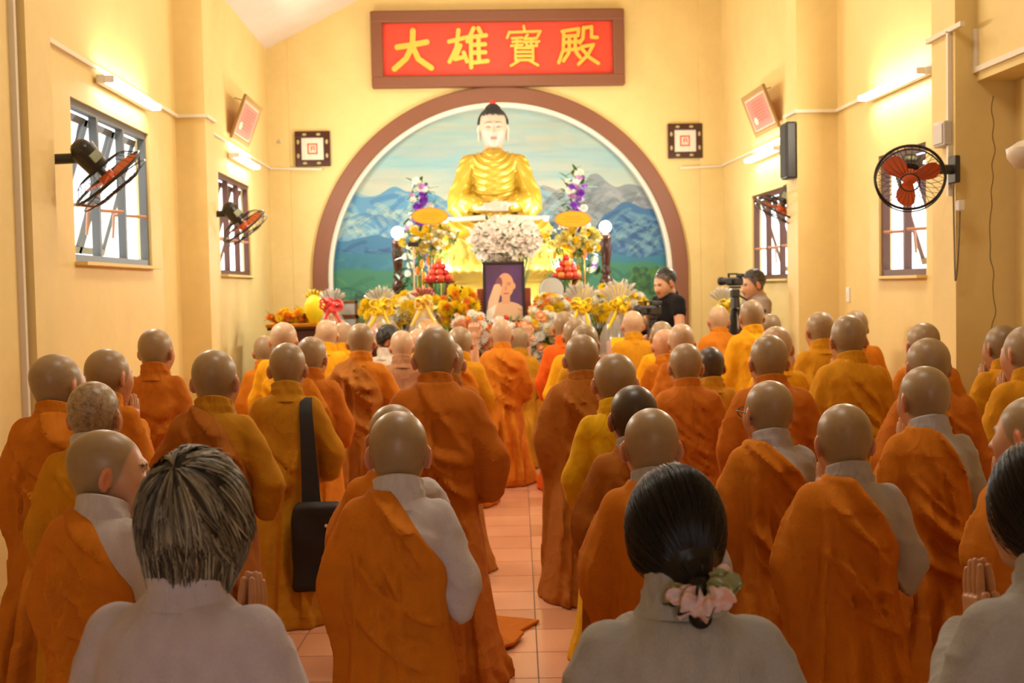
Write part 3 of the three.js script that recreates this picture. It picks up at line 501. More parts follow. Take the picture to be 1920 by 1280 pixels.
// ---------------------------------------------------------------- wall furniture
{
  // name board with four gilt characters
  const c = at(934, 92, 14.36), g = thing('sign_board', 'red board in brown frame with four gilt characters above the arch', 'sign', [c.x, c.y, BZ]);
  const W = 2.93, H = 0.88, b = 0.135;
  mesh('panel', box(W - 0.2, H - 0.2, 0.03, 0, 0, 0.03), std(lin(0.78, 0.055, 0.022), 0.5), g);
  mesh('frame', [rbox(W, b, 0.12, 0.02, 0, H / 2 - b / 2, 0.06), rbox(W, b, 0.12, 0.02, 0, -H / 2 + b / 2, 0.06), rbox(b, H - 2 * b + 0.03, 0.115, 0.02, -W / 2 + b / 2, 0, 0.0575), rbox(b, H - 2 * b + 0.03, 0.115, 0.02, W / 2 - b / 2, 0, 0.0575)], M.trimBrown, g);
  const CH = {
    a: [[[12, 42], [48, 37], [86, 30]], [[52, 2], [50, 38], [34, 70], [4, 96]], [[50, 40], [64, 72], [96, 95]]],
    b: [[[2, 34], [46, 24]], [[26, 6], [20, 50], [2, 84]], [[30, 44], [16, 78], [42, 72]], [[38, 62], [46, 84]], [[64, 2], [48, 34]], [[57, 26], [56, 99]], [[76, 2], [82, 14]], [[57, 24], [95, 20]], [[57, 44], [92, 42]], [[57, 63], [92, 62]], [[57, 88], [98, 84]], [[76, 22], [76, 86]]],
    c: [[[50, 0], [52, 10]], [[14, 14], [8, 28]], [[14, 15], [92, 13], [84, 28]], [[20, 30], [46, 29]], [[22, 39], [44, 38]], [[18, 49], [46, 47]], [[32, 30], [32, 48]], [[59, 22], [52, 33]], [[54, 32], [82, 31]], [[50, 40], [88, 39]], [[68, 31], [68, 50]], [[56, 43], [57, 50], [82, 50], [82, 43]], [[28, 55], [28, 85]], [[28, 55], [72, 55], [72, 85]], [[28, 65], [72, 65]], [[28, 75], [72, 75]], [[28, 85], [72, 85]], [[38, 86], [16, 99]], [[62, 86], [84, 99]]],
    d: [[[10, 14], [52, 8], [50, 24]], [[14, 27], [50, 25]], [[14, 14], [12, 60], [0, 92]], [[18, 42], [54, 40]], [[28, 32], [27, 60]], [[43, 31], [42, 60]], [[14, 62], [56, 58]], [[26, 68], [12, 88]], [[44, 66], [54, 80]], [[64, 6], [62, 32], [54, 44]], [[64, 7], [84, 4], [84, 30], [98, 31]], [[58, 54], [88, 49], [74, 74], [50, 97]], [[60, 60], [76, 80], [100, 96]]],
  };
  const gilt = std(lin(0.86, 0.48, 0.06), 0.4, { metalness: 0.2 });
  ['a', 'b', 'c', 'd'].forEach((k, n) => {
    const parts = [], S = 0.0046, x0 = [-0.99, -0.345, 0.30, 0.93][n] - 50 * S, y0 = 0.225 + [0, 0.02, 0.03, 0.03][n], w = k === 'a' ? 14 : k === 'b' ? 10.5 : k === 'c' ? 6.6 : 8.6;
    let zz = 0.052; for (const st of CH[k]) for (let i = 0; i + 1 < st.length; i++) {
      const [p, q] = [st[i], st[i + 1]], dx = q[0] - p[0], dy = q[1] - p[1], l = Math.hypot(dx, dy);
      parts.push(box(l * S, w * S, 0.025).rotateZ(-Math.atan2(dy, dx)).translate(x0 + (p[0] + q[0]) / 2 * S, y0 - (p[1] + q[1]) / 2 * S, zz += 0.00037));
      for (const e of [p, q]) parts.push(new THREE.CylinderGeometry(w * S * 0.52, w * S * 0.52, 0.025, 10).rotateX(Math.PI / 2).translate(x0 + e[0] * S, y0 - e[1] * S, zz += 0.00037));
    }
    mesh('character', parts, gilt, g);
  });
}
// inlaid square plaques either side of the arch
function plaque(px, py, label, seed) {
  const c = at(px, py, 14.36), g = thing('wall_plaque', label, 'plaque', [c.x, c.y, BZ], 0, 'inlaid plaques beside the arch'), S = 0.405, b = 0.075, R = rng(seed);
  const wood = M.darkWood, inlay = std(lin(0.45, 0.38, 0.16), 0.35);
  mesh('frame', [rbox(S, b, 0.05, 0.008, 0, S / 2 - b / 2, 0.025), rbox(S, b, 0.05, 0.008, 0, -S / 2 + b / 2, 0.025), rbox(b, S - 2 * b + 0.01, 0.048, 0.008, -S / 2 + b / 2, 0, 0.024), rbox(b, S - 2 * b + 0.01, 0.048, 0.008, S / 2 - b / 2, 0, 0.024)], wood, g);
  const tex = canvasTex(128, 128, (c2, W) => { c2.fillStyle = '#e8dccb'; c2.fillRect(0, 0, W, W); for (let i = 0; i < 60; i++) { c2.fillStyle = `rgba(150,110,90,${0.15 * R()})`; c2.fillRect(R() * W, R() * W, 2 + R() * 6, 2 + R() * 10); } c2.strokeStyle = '#e2583c'; c2.lineWidth = 9; c2.strokeRect(38, 36, 50, 54); c2.lineWidth = 6; c2.beginPath(); c2.moveTo(52, 50); c2.lineTo(74, 50); c2.lineTo(74, 76); c2.moveTo(52, 62); c2.lineTo(70, 62); c2.moveTo(56, 50); c2.lineTo(56, 78); c2.stroke(); });
  mesh('picture', box(S - 2 * b, S - 2 * b, 0.02, 0, 0, 0.02), std(0xffffff, 0.5, { map: tex }), g);
  for (const [x, y] of [[-0.09, 0.165], [0.07, 0.165], [-0.09, -0.165], [0.07, -0.165], [-0.165, 0.08], [-0.165, -0.08], [0.165, 0.08], [0.165, -0.08]]) mesh('inlay', sph(1, 0, 0, 0, 12, 6).scale(Math.abs(x) > 0.16 ? 0.016 : 0.026, Math.abs(x) > 0.16 ? 0.028 : 0.015, 0.004).translate(x, y, 0.05), inlay, g);
}
plaque(586, 279, 'dark inlaid plaque with red seal near the leaning pink certificate', 3);
plaque(1285, 264, 'dark inlaid plaque with worn red seal on the speaker side', 4);
// tilted certificates
function certificate(px, py, side, w, h, label, seed) {
  const x = side === 'L' ? LX : RX, s = side === 'L' ? 1 : -1, c = onX(px, py, x + s * 0.11), g = thing('framed_certificate', label, 'certificate', [c.x, c.y, c.z]), R = rng(seed);
  g.rotation.order = 'YXZ'; g.rotation.y = s * Math.PI / 2; g.rotation.x = 0.36;
  const fr = std(lin(0.34, 0.19, 0.06), 0.4);
  mesh('frame', [rbox(w, 0.05, 0.03, 0.006, 0, h / 2 - 0.025, 0), rbox(w, 0.05, 0.03, 0.006, 0, -h / 2 + 0.025, 0), rbox(0.05, h - 0.09, 0.028, 0.006, -w / 2 + 0.025, 0, 0), rbox(0.05, h - 0.09, 0.028, 0.006, w / 2 - 0.025, 0, 0)], fr, g);
  const tex = canvasTex(256, 192, (k, W, H) => { k.fillStyle = '#d6776c'; k.fillRect(0, 0, W, H); k.strokeStyle = '#f1c9a8'; k.lineWidth = 6; k.strokeRect(12, 12, W - 24, H - 24); k.fillStyle = '#b84a3c'; for (let i = 0; i < 7; i++) k.fillRect(60 + R() * 20, 36 + i * 16, 110 + R() * 40, 5); k.fillStyle = '#f3d9b0'; k.beginPath(); k.arc(60, 130, 20, 0, 7); k.fill(); });
  mesh('sheet', box(w - 0.08, h - 0.08, 0.01, 0, 0, 0.002), std(0xffffff, 0.35, { map: tex }), g);
  mesh('hanger', bar([0, h / 2 - 0.02, -0.005], [0, h / 2 - 0.04, -0.26], 0.004), M.black, g);
}
certificate(462, 229, 'L', 0.92, 0.44, 'pink certificate in gilt frame leaning from the wall over a tube light', 1);
certificate(1425, 210, 'R', 0.90, 0.44, 'pink certificate in gilt frame leaning out near the speaker', 2);
// speaker, box, switch plates, conduits
{
  const c = onX(1496, 280, RX - 0.335), g = thing('wall_speaker', 'tall black loudspeaker mounted on a wall pier', 'speaker', [RX - 0.335, c.y, -10.05]);
  mesh('cabinet', rbox(0.085, 0.46, 0.20, 0.015, -0.045, 0, 0), M.black, g); mesh('grille', rbox(0.012, 0.42, 0.17, 0.005, -0.09, 0, 0), std(lin(0.05, 0.05, 0.052), 0.8), g); mesh('bracket', box(0.02, 0.08, 0.06, -0.008, 0, 0), M.black, g);
  const b = onX(1776, 252, RX - 0.335), gb = thing('junction_box', 'grey wall box beside the narrow window', 'box', [RX - 0.335, b.y, b.z]);
  mesh('body', rbox(0.05, 0.14, 0.16, 0.01, -0.025, 0, 0), std(lin(0.55, 0.50, 0.44), 0.5), gb); mesh('lid', rbox(0.01, 0.11, 0.13, 0.004, -0.053, 0, 0), std(lin(0.62, 0.58, 0.52), 0.5), gb);
  const sw = onX(48, 608, LX + 0.09), gs = thing('switch_plate', 'white switch plate on the wall near the robed rows', 'switch', [LX + 0.09, sw.y, sw.z]);
  mesh('plate', rbox(0.014, 0.115, 0.075, 0.004, 0.007, 0, 0), M.white, gs); mesh('rocker', rbox(0.008, 0.05, 0.035, 0.003, 0.016, 0, 0), M.white, gs);
  const s2 = onX(1592, 552, RX), g2 = thing('switch_plate', 'white switch plate beside the pier under the speaker', 'switch', [RX, s2.y, s2.z]);
  mesh('plate', rbox(0.014, 0.115, 0.075, 0.004, -0.007, 0, 0), M.white, g2); mesh('rocker', rbox(0.008, 0.05, 0.035, 0.003, -0.016, 0, 0), M.white, g2);
}
function conduit(label, pts, w = 0.026) {
  const parts = []; for (let i = 0; i + 1 < pts.length; i++) { const a = pts[i], b = pts[i + 1], d = b.clone().sub(a), l = d.length(), g = new THREE.BoxGeometry(w, w, l - 0.4 * w); g.applyQuaternion(new THREE.Quaternion().setFromUnitVectors(V(0, 0, 1), d.normalize())); parts.push(g.translate((a.x + b.x) / 2, (a.y + b.y) / 2, (a.z + b.z) / 2)); if (i) parts.push(box(w * 1.12, w * 1.12, w * 1.12, a.x, a.y, a.z)); }
  tag(mesh('cable_conduit', parts, M.conduit), label, 'conduit');
}
{
  const e = 0.013, L1 = LX + e, yL = onX(230, 160, LX).y, yL2 = onX(449, 282, LX).y;
  conduit('pale conduit running above the grey metal window and round the pier', [V(L1, yL, -6.4), V(L1, yL, -9.70), V(LX + 0.243, yL, -9.70), V(LX + 0.243, yL, -10.05)]);
  conduit('pale conduit over the window opposite the speaker wall', [V(L1, yL2, -10.3), V(L1, yL2, BZ + 0.05), V(L1 + 0.6, yL2 - 0.02, BZ + 0.05)], 0.02);
  conduit('pale vertical conduit beside the grey metal window', [V(L1, yL, -6.62), V(L1, 1.9, -6.62)]);
  conduit('tall pale vertical conduit next to a switch plate', [V(LX + 0.103, 4.2, -5.96), V(LX + 0.103, 0.1, -5.96)], 0.03);
  const R1 = RX - e, yR = onX(1690, 152, RX).y, yR2 = onX(1400, 290, RX).y;
  conduit('pale conduit passing above the narrow window and round two piers', [V(RX - 0.348, yR, -6.60), V(RX - 0.348, yR, -7.1), V(R1, yR, -7.1), V(R1, yR, -9.93), V(RX - 0.348, yR, -9.93), V(RX - 0.348, yR, -10.3)]);
  conduit('pale conduit below the speaker-side certificate', [V(R1, yR2, -10.3), V(R1, yR2, BZ + 0.05), V(R1 - 0.5, yR2 - 0.02, BZ + 0.05)], 0.02);
  conduit('pale conduit stepping down the pier to the beam', [V(RX - 0.22, yR, -6.727), V(RX - 0.22, 2.64, -6.727), V(RX - 0.22, 2.64, -3.0)], 0.03);
  conduit('pale vertical conduit between grey box and pier', [V(RX - 0.348, yR, -6.79), V(RX - 0.348, 1.95, -6.79)]);
}
// wall fans
function wallFan(px, py, side, off, dia, axis, label, cordLen, out = 0) {
  const x = side === 'L' ? LX + out : RX - out, s = side === 'L' ? 1 : -1, c = onX(px, py, x + s * off), g = thing('wall_fan', label, 'fan', [c.x, c.y, c.z]);
  const q = new THREE.Quaternion().setFromUnitVectors(V(0, 0, 1), axis.clone().normalize()), r = dia / 2, turn = l => merge(l).applyQuaternion(q);
  mesh('motor', turn([new THREE.CylinderGeometry(0.06, 0.07, 0.13, 20).rotateX(Math.PI / 2).translate(0, 0, -0.13), sph(0.06, 0, 0, -0.19, 16, 10), new THREE.CylinderGeometry(0.02, 0.02, 0.1, 10).rotateX(Math.PI / 2).translate(0, 0, -0.04)]), M.blackSatin, g);
  mesh('rating_label', turn([rbox(0.06, 0.012, 0.05, 0.002, 0, 0.064, -0.13)]), std(lin(0.35, 0.42, 0.30), 0.5), g);
  for (let k = 0; k < 3; k++) {
    const sh = new THREE.Shape(); sh.moveTo(0.02, -0.015); sh.bezierCurveTo(r * 0.4, -0.07, r * 0.85, -0.07, r * 0.9, 0.0); sh.bezierCurveTo(r * 0.9, 0.08, r * 0.5, 0.06, 0.02, 0.02);
    mesh('blade', turn([new THREE.ExtrudeGeometry(sh, { depth: 0.004, bevelEnabled: false, curveSegments: 8 }).rotateX(0.35).rotateZ(k * 2.094 + 0.4)]), M.orangePlastic, g);
  }
  mesh('hub', turn([lathe([[0, 0.03], [0.03, 0.028], [0.042, 0.0], [0.042, -0.03], [0, -0.03]], 18).rotateX(Math.PI / 2)]), M.orangePlastic, g);
  mesh('guard_ring', turn([new THREE.TorusGeometry(r, 0.008, 8, 48), new THREE.TorusGeometry(r * 0.98, 0.004, 6, 40).translate(0, 0, 0.05)]), M.black, g);
  const wires = []; for (let k = 0; k < 28; k++) { const a = k * Math.PI / 14, u = [Math.cos(a), Math.sin(a)]; wires.push(tube([[u[0] * 0.05, u[1] * 0.05, 0.075], [u[0] * r * 0.7, u[1] * r * 0.7, 0.07], [u[0] * r, u[1] * r, 0.0]], 0.0016, 5, 4), tube([[u[0] * 0.06, u[1] * 0.06, -0.07], [u[0] * r * 0.7, u[1] * r * 0.7, -0.06], [u[0] * r, u[1] * r, 0.0]], 0.0016, 5, 4)); }
  wires.push(new THREE.TorusGeometry(0.05, 0.004, 6, 20).translate(0, 0, 0.075)); mesh('wire_guard', turn(wires), M.black, g);
  const back = V(0, 0, -0.14).applyQuaternion(q), wallX = (x - c.x), wp = V(wallX + s * 0.02, back.y - 0.01, back.z + 0.02);
  mesh('bracket', [bar(back, V(wp.x, wp.y, wp.z), 0.028, 10), rbox(0.03, 0.15, 0.11, 0.008, wallX + s * 0.015, wp.y, wp.z)], M.blackSatin, g);
  mesh('cord', tube([[wallX + s * 0.02, wp.y - 0.07, wp.z], [wallX + s * 0.02, wp.y - cordLen * 0.6, wp.z + 0.01], [wallX + s * 0.025, wp.y - cordLen, wp.z + 0.04], [wallX + s * 0.025, wp.y - cordLen * 0.7, wp.z + 0.08], [wallX + s * 0.02, wp.y - cordLen * 0.35, wp.z + 0.09]], 0.005, 30, 5), std(lin(0.2, 0.15, 0.09), 0.6), g);
  mesh('plug', [rbox(0.035, 0.06, 0.05, 0.008, wallX + s * 0.018, wp.y - cordLen * 0.33, wp.z + 0.09)], M.white, g);
}
wallFan(203, 334, 'L', 0.36, 0.42, V(0.58, -0.74, -0.34), 'black wall fan with orange blades tilted down across the grey metal window', 0.62);
wallFan(457, 424, 'L', 0.36, 0.42, V(0.55, -0.78, -0.30), 'black wall fan tilted down before the window nearest the pink leaning certificate', 0.75);
wallFan(1464, 392, 'R', 0.36, 0.44, V(-0.38, -0.86, -0.30), 'black wall fan with an orange blade edge below the speaker', 0.8);
wallFan(1706, 333, 'R', 0.30, 0.365, V(-0.32, -0.42, 0.85), 'black wall fan facing the room in front of the narrow window', 0.62, 0.335);
{ // small lamp and bowl-shaped shade
  const c = onX(514, 270, LX + 0.06), g = thing('spot_lamp', 'small wall spotlight on a thin arm in the corner', 'lamp', [LX, c.y, c.z]);
  mesh('arm', bar([0.005, 0, 0], [0.08, -0.01, 0], 0.012), M.white, g); mesh('head', lathe([[0, 0], [0.035, 0.0], [0.05, 0.07], [0.045, 0.07], [0, 0.02]], 18).rotateZ(-1.2).translate(0.07, 0, 0), std(lin(0.6, 0.6, 0.58), 0.25, { metalness: 0.6 }), g); mesh('cord', tube([[0.01, -0.02, 0], [0.03, -0.3, 0.02], [0.01, -0.42, 0]], 0.005, 14, 5), M.black, g);
  const b = at(1936, 286, 5.3), g2 = thing('bowl_lamp', 'hanging frosted bowl lamp under the beam', 'lamp', [b.x, b.y, b.z]);
  mesh('shade', lathe([[0.0, -0.075], [0.07, -0.065], [0.105, -0.02], [0.11, 0.02], [0.105, 0.02], [0.06, 0.05], [0.02, 0.06]], 28), std(lin(0.78, 0.70, 0.55), 0.3), g2); mesh('rod', bar([0, 0.05, 0], [0, 2.58 - b.y, 0], 0.008), M.white, g2);
}
// ---------------------------------------------------------------- the altar
const ALT_TOP = 1.08;
{
  const a = at(940, 640, 12.4), g = thing('altar_cabinet', 'dark wooden altar cabinet under the seated statue', 'altar', [a.x, 0, -12.4]);
  mesh('body', [rbox(3.1, ALT_TOP - 0.05, 1.5, 0.01, 0, (ALT_TOP - 0.05) / 2, 0), rbox(3.0, 0.1, 1.4, 0.01, 0, 0.05, 0)], M.darkWood, g);
  mesh('top_board', rbox(3.2, 0.05, 1.6, 0.015, 0, ALT_TOP - 0.025, 0), M.darkWood, g);
  for (let k = 0; k < 6; k++) mesh('door_panel', rbox(0.44, 0.7, 0.02, 0.01, -1.25 + k * 0.5, 0.55, 0.755), std(lin(0.09, 0.022, 0.012), 0.3), g);
}
// seated statue
const statueAt = at(929, 452, 13.35);
{
  const g = thing('seated_statue', 'large seated statue in gilded robe with black curled hair', 'statue', [statueAt.x, statueAt.y, -13.35]);
  const G1 = new THREE.MeshPhysicalMaterial({ color: lin(0.56, 0.385, 0.042), roughness: 0.30, metalness: 0.45, clearcoat: 0.3, clearcoatRoughness: 0.25 });
  const torso = cone(0, 0.25, -0.02, 0, 0.70, -0.03, 0.255, 0.225), sho = cone(-0.20, 0.835, -0.03, 0.20, 0.835, -0.03, 0.105, 0.105), nk = cone(0, 0.85, -0.03, 0, 0.97, -0.02, 0.15, 0.085), lap = ell(0, 0.10, 0.08, 0.60, 0.115, 0.36), thR = cone(0.18, 0.13, 0.0, 0.50, 0.11, 0.14, 0.12, 0.10), thL = cone(-0.18, 0.13, 0.0, -0.50, 0.11, 0.14, 0.12, 0.10);
  const aU = cone(0.27, 0.83, -0.03, 0.385, 0.46, 0.03, 0.105, 0.115), aF = cone(0.385, 0.45, 0.04, 0.16, 0.36, 0.27, 0.115, 0.075), hang = cone(0.40, 0.36, 0.06, 0.30, 0.22, 0.16, 0.10, 0.08);
  const f = (x, y, z) => {
    const ax = Math.abs(x); let d = smin(torso(x, y, z), smin(sho(x, y, z), nk(x, y, z), 0.10), 0.10);
    let a = smin(aU(ax, y, z), aF(ax, y, z), 0.04); a = smin(a, hang(ax, y, z), 0.06);
    const r = Math.hypot(x * 1.0, (1.06 - y) * 0.85), ch = z > -0.05 && y > 0.30 && y < 0.98;
    if (ch) d -= 0.021 * ridge(r * 52 + x * 3.5) * sstep(0.30, 0.2, ax) + 0.004;
    a -= 0.018 * ridge(Math.atan2(ax - 0.22, 0.95 - y) * 10 + y * 6) * (z > -0.1 ? 1 : 0.3);
    d = smin(d, a, 0.03);
    let l = smin(lap(x, y, z), Math.min(thR(x, y, z), thL(x, y, z)), 0.06);
    l -= 0.016 * ridge(Math.hypot(ax - 0.12, (y - 0.34) * 1.4) * 38);
    return Math.max(smin(d, l, 0.04), -y);
  };
  mesh('robe', meshSDF(f, [-0.68, -0.03, -0.36], [0.68, 1.0, 0.52], 0.0095), G1, g);
  const pale = [0.57, 0.43, 0.34];
  const hg = headGeo(3, 'none', 0.006).clone(), hp = hg.attributes.position, hcol = new Float32Array(hp.count * 3);
  for (let i = 0; i < hp.count; i++) { const x = hp.getX(i), y = hp.getY(i), z = hp.getZ(i), ax = Math.abs(x); let c = pale; if (z < -0.08 && y < -0.064 && y > -0.082 && ax < 0.019) c = [0.75, 0.16, 0.15]; else if (z < -0.065 && Math.abs(y - 0.026 + (ax - 0.03) ** 2 * 18 - 0.004) < 0.003 && ax > 0.012 && ax < 0.052) c = [0.22, 0.14, 0.10]; else if (z < -0.07 && Math.abs(y + 0.002 + (ax - 0.031) ** 2 * -8) < 0.0032 && Math.abs(ax - 0.031) < 0.016) c = [0.16, 0.10, 0.09]; hcol.set(c, 3 * i); }
  hg.setAttribute('color', new THREE.BufferAttribute(hcol, 3));
  const hs = 1.68, hy = 1.215; hg.rotateY(Math.PI).scale(hs * 1.1, hs, hs).translate(0, hy, 0.0);
  const lobes = [-1, 1].map(s => tint(plain(sph(1, 0, 0, 0, 14, 12).scale(0.017, 0.075, 0.024).translate(s * 0.152, hy - 0.07, -0.01)), pale));
  const vm = new THREE.MeshPhysicalMaterial({ vertexColors: true, roughness: 0.35, clearcoat: 0.2 });
  mesh('head', mergeGeometries([plain(hg), ...lobes].map(q => { q = q.index ? q.toNonIndexed() : q; return q; })), vm, g);
  const curls = [], capR = [0.156, 0.172, 0.172], hair = std(lin(0.012, 0.014, 0.016), 0.4);
  const curl = new THREE.IcosahedronGeometry(0.017, 1);
  for (let i = 0; i < 330; i++) { const t = (i + 0.5) / 330, ph = Math.acos(1 - 1.25 * t), th = i * 2.39996, p = V(Math.sin(ph) * Math.cos(th), Math.cos(ph), Math.sin(ph) * Math.sin(th)); if (p.z > 0.12 && p.y < 0.56) continue; if (p.y < 0.05 && p.z > -0.1) continue; curls.push(curl.clone().translate(p.x * capR[0], hy + 0.045 + p.y * capR[1], p.z * capR[2] - 0.012)); }
  for (let i = 0; i < 40; i++) { const t = (i + 0.5) / 40, ph = Math.acos(1 - t), th = i * 2.39996; curls.push(curl.clone().translate(Math.sin(ph) * Math.cos(th) * 0.075, hy + 0.195 + Math.cos(ph) * 0.06, Math.sin(ph) * Math.sin(th) * 0.075 - 0.012)); }
  const cap = sph(1, 0, 0, 0, 28, 14); { const p = cap.attributes.position; for (let i = 0; i < p.count; i++) { let x = p.getX(i), y = p.getY(i), z = p.getZ(i); const lim = z > 0.1 ? 0.52 : -0.12; if (y < lim) { const k = 0.75; y = lim - 0.02; x *= k; z *= k; } p.setXYZ(i, x * 0.157, y * 0.172 + hy + 0.045, z * 0.172 - 0.012); } cap.computeVertexNormals(); }
  mesh('hair', [cap, sph(0.08, 0, hy + 0.195, -0.012, 18, 10), ...curls], hair, g);
  mesh('crown_jewel', sph(0.034, 0, hy + 0.272, -0.005, 16, 10).scale(1, 1, 1), std(lin(0.70, 0.03, 0.03), 0.35), g);
  // hands resting one on the other, soles of the feet
  const skinS = std(lin(...pale), 0.4);
  const fingers = []; for (const [s, y] of [[1, 0.365], [-1, 0.335]]) { fingers.push(cone(s * 0.20, y + 0.01, 0.30, s * 0.05, y, 0.36, 0.034, 0.028)); for (let k = 0; k < 4; k++) fingers.push(cone(s * 0.05, y + 0.022 - k * 0.014, 0.37 + k * 0.006, -s * 0.12, y + 0.016 - k * 0.013, 0.375 + k * 0.004, 0.015, 0.011)); fingers.push(cone(s * 0.10, y + 0.03, 0.36, 0.005 * s, 0.405, 0.37, 0.017, 0.012)); }
  mesh('hands', meshSDF((x, y, z) => { let d = 1; for (const q of fingers) d = smin(d, q(x, y, z), 0.008); return d; }, [-0.27, 0.27, 0.22], [0.27, 0.44, 0.43], 0.008), skinS, g);
  const feet = []; for (const s of [-1, 1]) { feet.push(cone(s * 0.10, 0.235, 0.40, s * 0.48, 0.225, 0.30, 0.030, 0.026)); for (let k = 0; k < 5; k++) feet.push(cone(s * 0.50, 0.245 - k * 0.012, 0.29 + k * 0.012, s * (0.565 - k * 0.006), 0.242 - k * 0.013, 0.27 + k * 0.014, 0.013 - k * 0.001, 0.010)); }
  mesh('feet', meshSDF((x, y, z) => { let d = 1; for (const q of feet) d = smin(d, q(x, y, z), 0.01); return d; }, [-0.62, 0.15, 0.2], [0.62, 0.31, 0.47], 0.01), skinS, g);
}
{ // lotus throne and stepped pedestal
  const y = statueAt.y, H = y - ALT_TOP, g = thing('lotus_pedestal', 'gilded lotus throne with beaded rim on a stepped base', 'pedestal', [statueAt.x, ALT_TOP, -13.25]);
  const GP = new THREE.MeshPhysicalMaterial({ color: lin(0.92, 0.66, 0.13), roughness: 0.28, metalness: 0.3, clearcoat: 0.4, clearcoatRoughness: 0.2 });
  const el = (pts, sz = 0.62) => lathe(pts, 56).scale(1, 1, sz);
  mesh('seat', el([[0, H], [0.60, H], [0.64, H - 0.03], [0.60, H - 0.07], [0.50, H - 0.22], [0, H - 0.22]], 0.72), GP, g);
  const pet = new THREE.SphereGeometry(1, 10, 8); { const p = pet.attributes.position; for (let i = 0; i < p.count; i++) { const yy = p.getY(i); p.setXYZ(i, p.getX(i) * 0.085 * (1 - 0.35 * Math.max(0, yy)), yy * 0.12, p.getZ(i) * 0.03 + yy * yy * 0.03); } pet.computeVertexNormals(); }
  for (let row = 0; row < 3; row++) for (let k = 0; k < 22; k++) { const a = (k + (row & 1) * 0.5) / 22 * Math.PI * 2, r = 0.66 - row * 0.055, m = mesh('petal', pet, GP, g); m.position.set(Math.sin(a) * r, H - 0.075 - row * 0.075, Math.cos(a) * r * 0.74); m.rotation.set(0.5, Math.atan2(Math.sin(a), Math.cos(a) / 0.74), 0, 'YXZ'); }
  for (let k = 0; k < 40; k++) { const a = k / 40 * Math.PI * 2; mesh('bead', beadG(), GP, g).position.set(Math.sin(a) * 0.645, H - 0.325, Math.cos(a) * 0.645 * 0.72); }
  mesh('base', el([[0, H - 0.2], [0.52, H - 0.22], [0.63, H - 0.29], [0.64, H - 0.34], [0.58, H - 0.37], [0.56, H - 0.42], [0.50, H - 0.44], [0.47, H - 0.60], [0.52, H - 0.64], [0.52, H - 0.68], [0.60, H - 0.72], [0.62, H - 0.78], [0.66, H - 0.82], [0.68, 0], [0, 0]], 0.72), GP, g);
}
function beadG() { return beadG.g ??= new THREE.SphereGeometry(0.026, 10, 8); }
// flowers
function petalRing(n, r0, len, wid, tilt, out, phase = 0, cup = 0) {
  for (let k = 0; k < n; k++) {
    const a = (k + phase) / n * Math.PI * 2, ct = Math.cos(tilt), st = Math.sin(tilt), p = (u, v) => { const rr = r0 * ct + u * len * ct, h = r0 * st + u * len * st + cup * u * u * len, x = v * wid; return [Math.cos(a) * rr - Math.sin(a) * x, h, Math.sin(a) * rr + Math.cos(a) * x]; };
    const P0 = p(0, 0), A = p(0.5, -1), B = p(0.5, 1), T = p(1, 0), mid = p(0.55, 0); mid[1] -= wid * 0.3;
    out.push(P0, A, mid, P0, mid, B, A, T, mid, B, mid, T);
  }
}
function triGeo(list) { const g = new THREE.BufferGeometry(); g.setAttribute('position', new THREE.Float32BufferAttribute(list.flat(), 3)); g.computeVertexNormals(); return g; }
const FL = {};
{ let t = []; for (let i = 0; i < 5; i++) petalRing(9 + (i < 3 ? 3 : -2), 0.006, 0.040 - i * 0.003, 0.0075, -0.15 + i * 0.36, t, i * 0.5, 0.2); FL.mum = merge([triGeo(t), sph(0.014, 0, 0.008, 0, 8, 6)]);
  t = []; petalRing(3, 0.002, 0.036, 0.012, 0.1, t); petalRing(2, 0.002, 0.034, 0.022, 0.15, t, 0.27); FL.orchid = merge([triGeo(t), sph(0.007, 0, 0.006, 0, 8, 6), sph(0.010, 0.006, 0.004, 0, 8, 6)]);
  t = []; petalRing(7, 0.0, 0.045, 0.018, 0.7, t); petalRing(5, 0, 0.036, 0.014, 1.1, t, 0.4); FL.rose = merge([triGeo(t), sph(0.016, 0, 0.02, 0, 8, 6)]);
  FL.lily = (() => { const t2 = []; petalRing(6, 0, 0.062, 0.014, 0.8, t2, 0, -0.35); return triGeo(t2); })();
  FL.bud = sph(1, 0, 0, 0, 10, 8).scale(0.014, 0.034, 0.014);
  t = []; const s = (x) => x; for (let k = 0; k < 1; k++) { const n = 6, pts = []; for (let i = 0; i <= n; i++) { const u = i / n, w = Math.sin(u * Math.PI) ** 0.8 * 0.016 + 0.0008; pts.push([[-w, 0.05 * u * u * -0.4, u * 0.13], [w, -0.02 * u * u, u * 0.13], [0, -0.02 * u * u - 0.003, u * 0.13]]); } for (let i = 0; i < n; i++) { const [a, b, m] = pts[i], [c, d, m2] = pts[i + 1]; t.push(a, c, m, m, c, m2, m, m2, b, b, m2, d); } } FL.leaf = triGeo(t); }
const leafM = [std(lin(0.045, 0.13, 0.025), 0.5, { side: THREE.DoubleSide }), std(lin(0.10, 0.20, 0.03), 0.5, { side: THREE.DoubleSide })];
const petM = (r, g, b) => (petM.c ??= {})[[r, g, b]] ??= new THREE.MeshPhysicalMaterial({ color: lin(r, g, b), roughness: 0.7, side: THREE.DoubleSide });
const FC = { yellow: petM(0.95, 0.70, 0.01), lemon: petM(0.88, 0.80, 0.30), white: petM(0.94, 0.92, 0.84), pinkwhite: petM(0.94, 0.84, 0.78), purple: petM(0.30, 0.06, 0.62), mauve: petM(0.46, 0.20, 0.50), orange: petM(0.90, 0.30, 0.015), peach: petM(0.90, 0.45, 0.22), red: petM(0.75, 0.05, 0.04) };
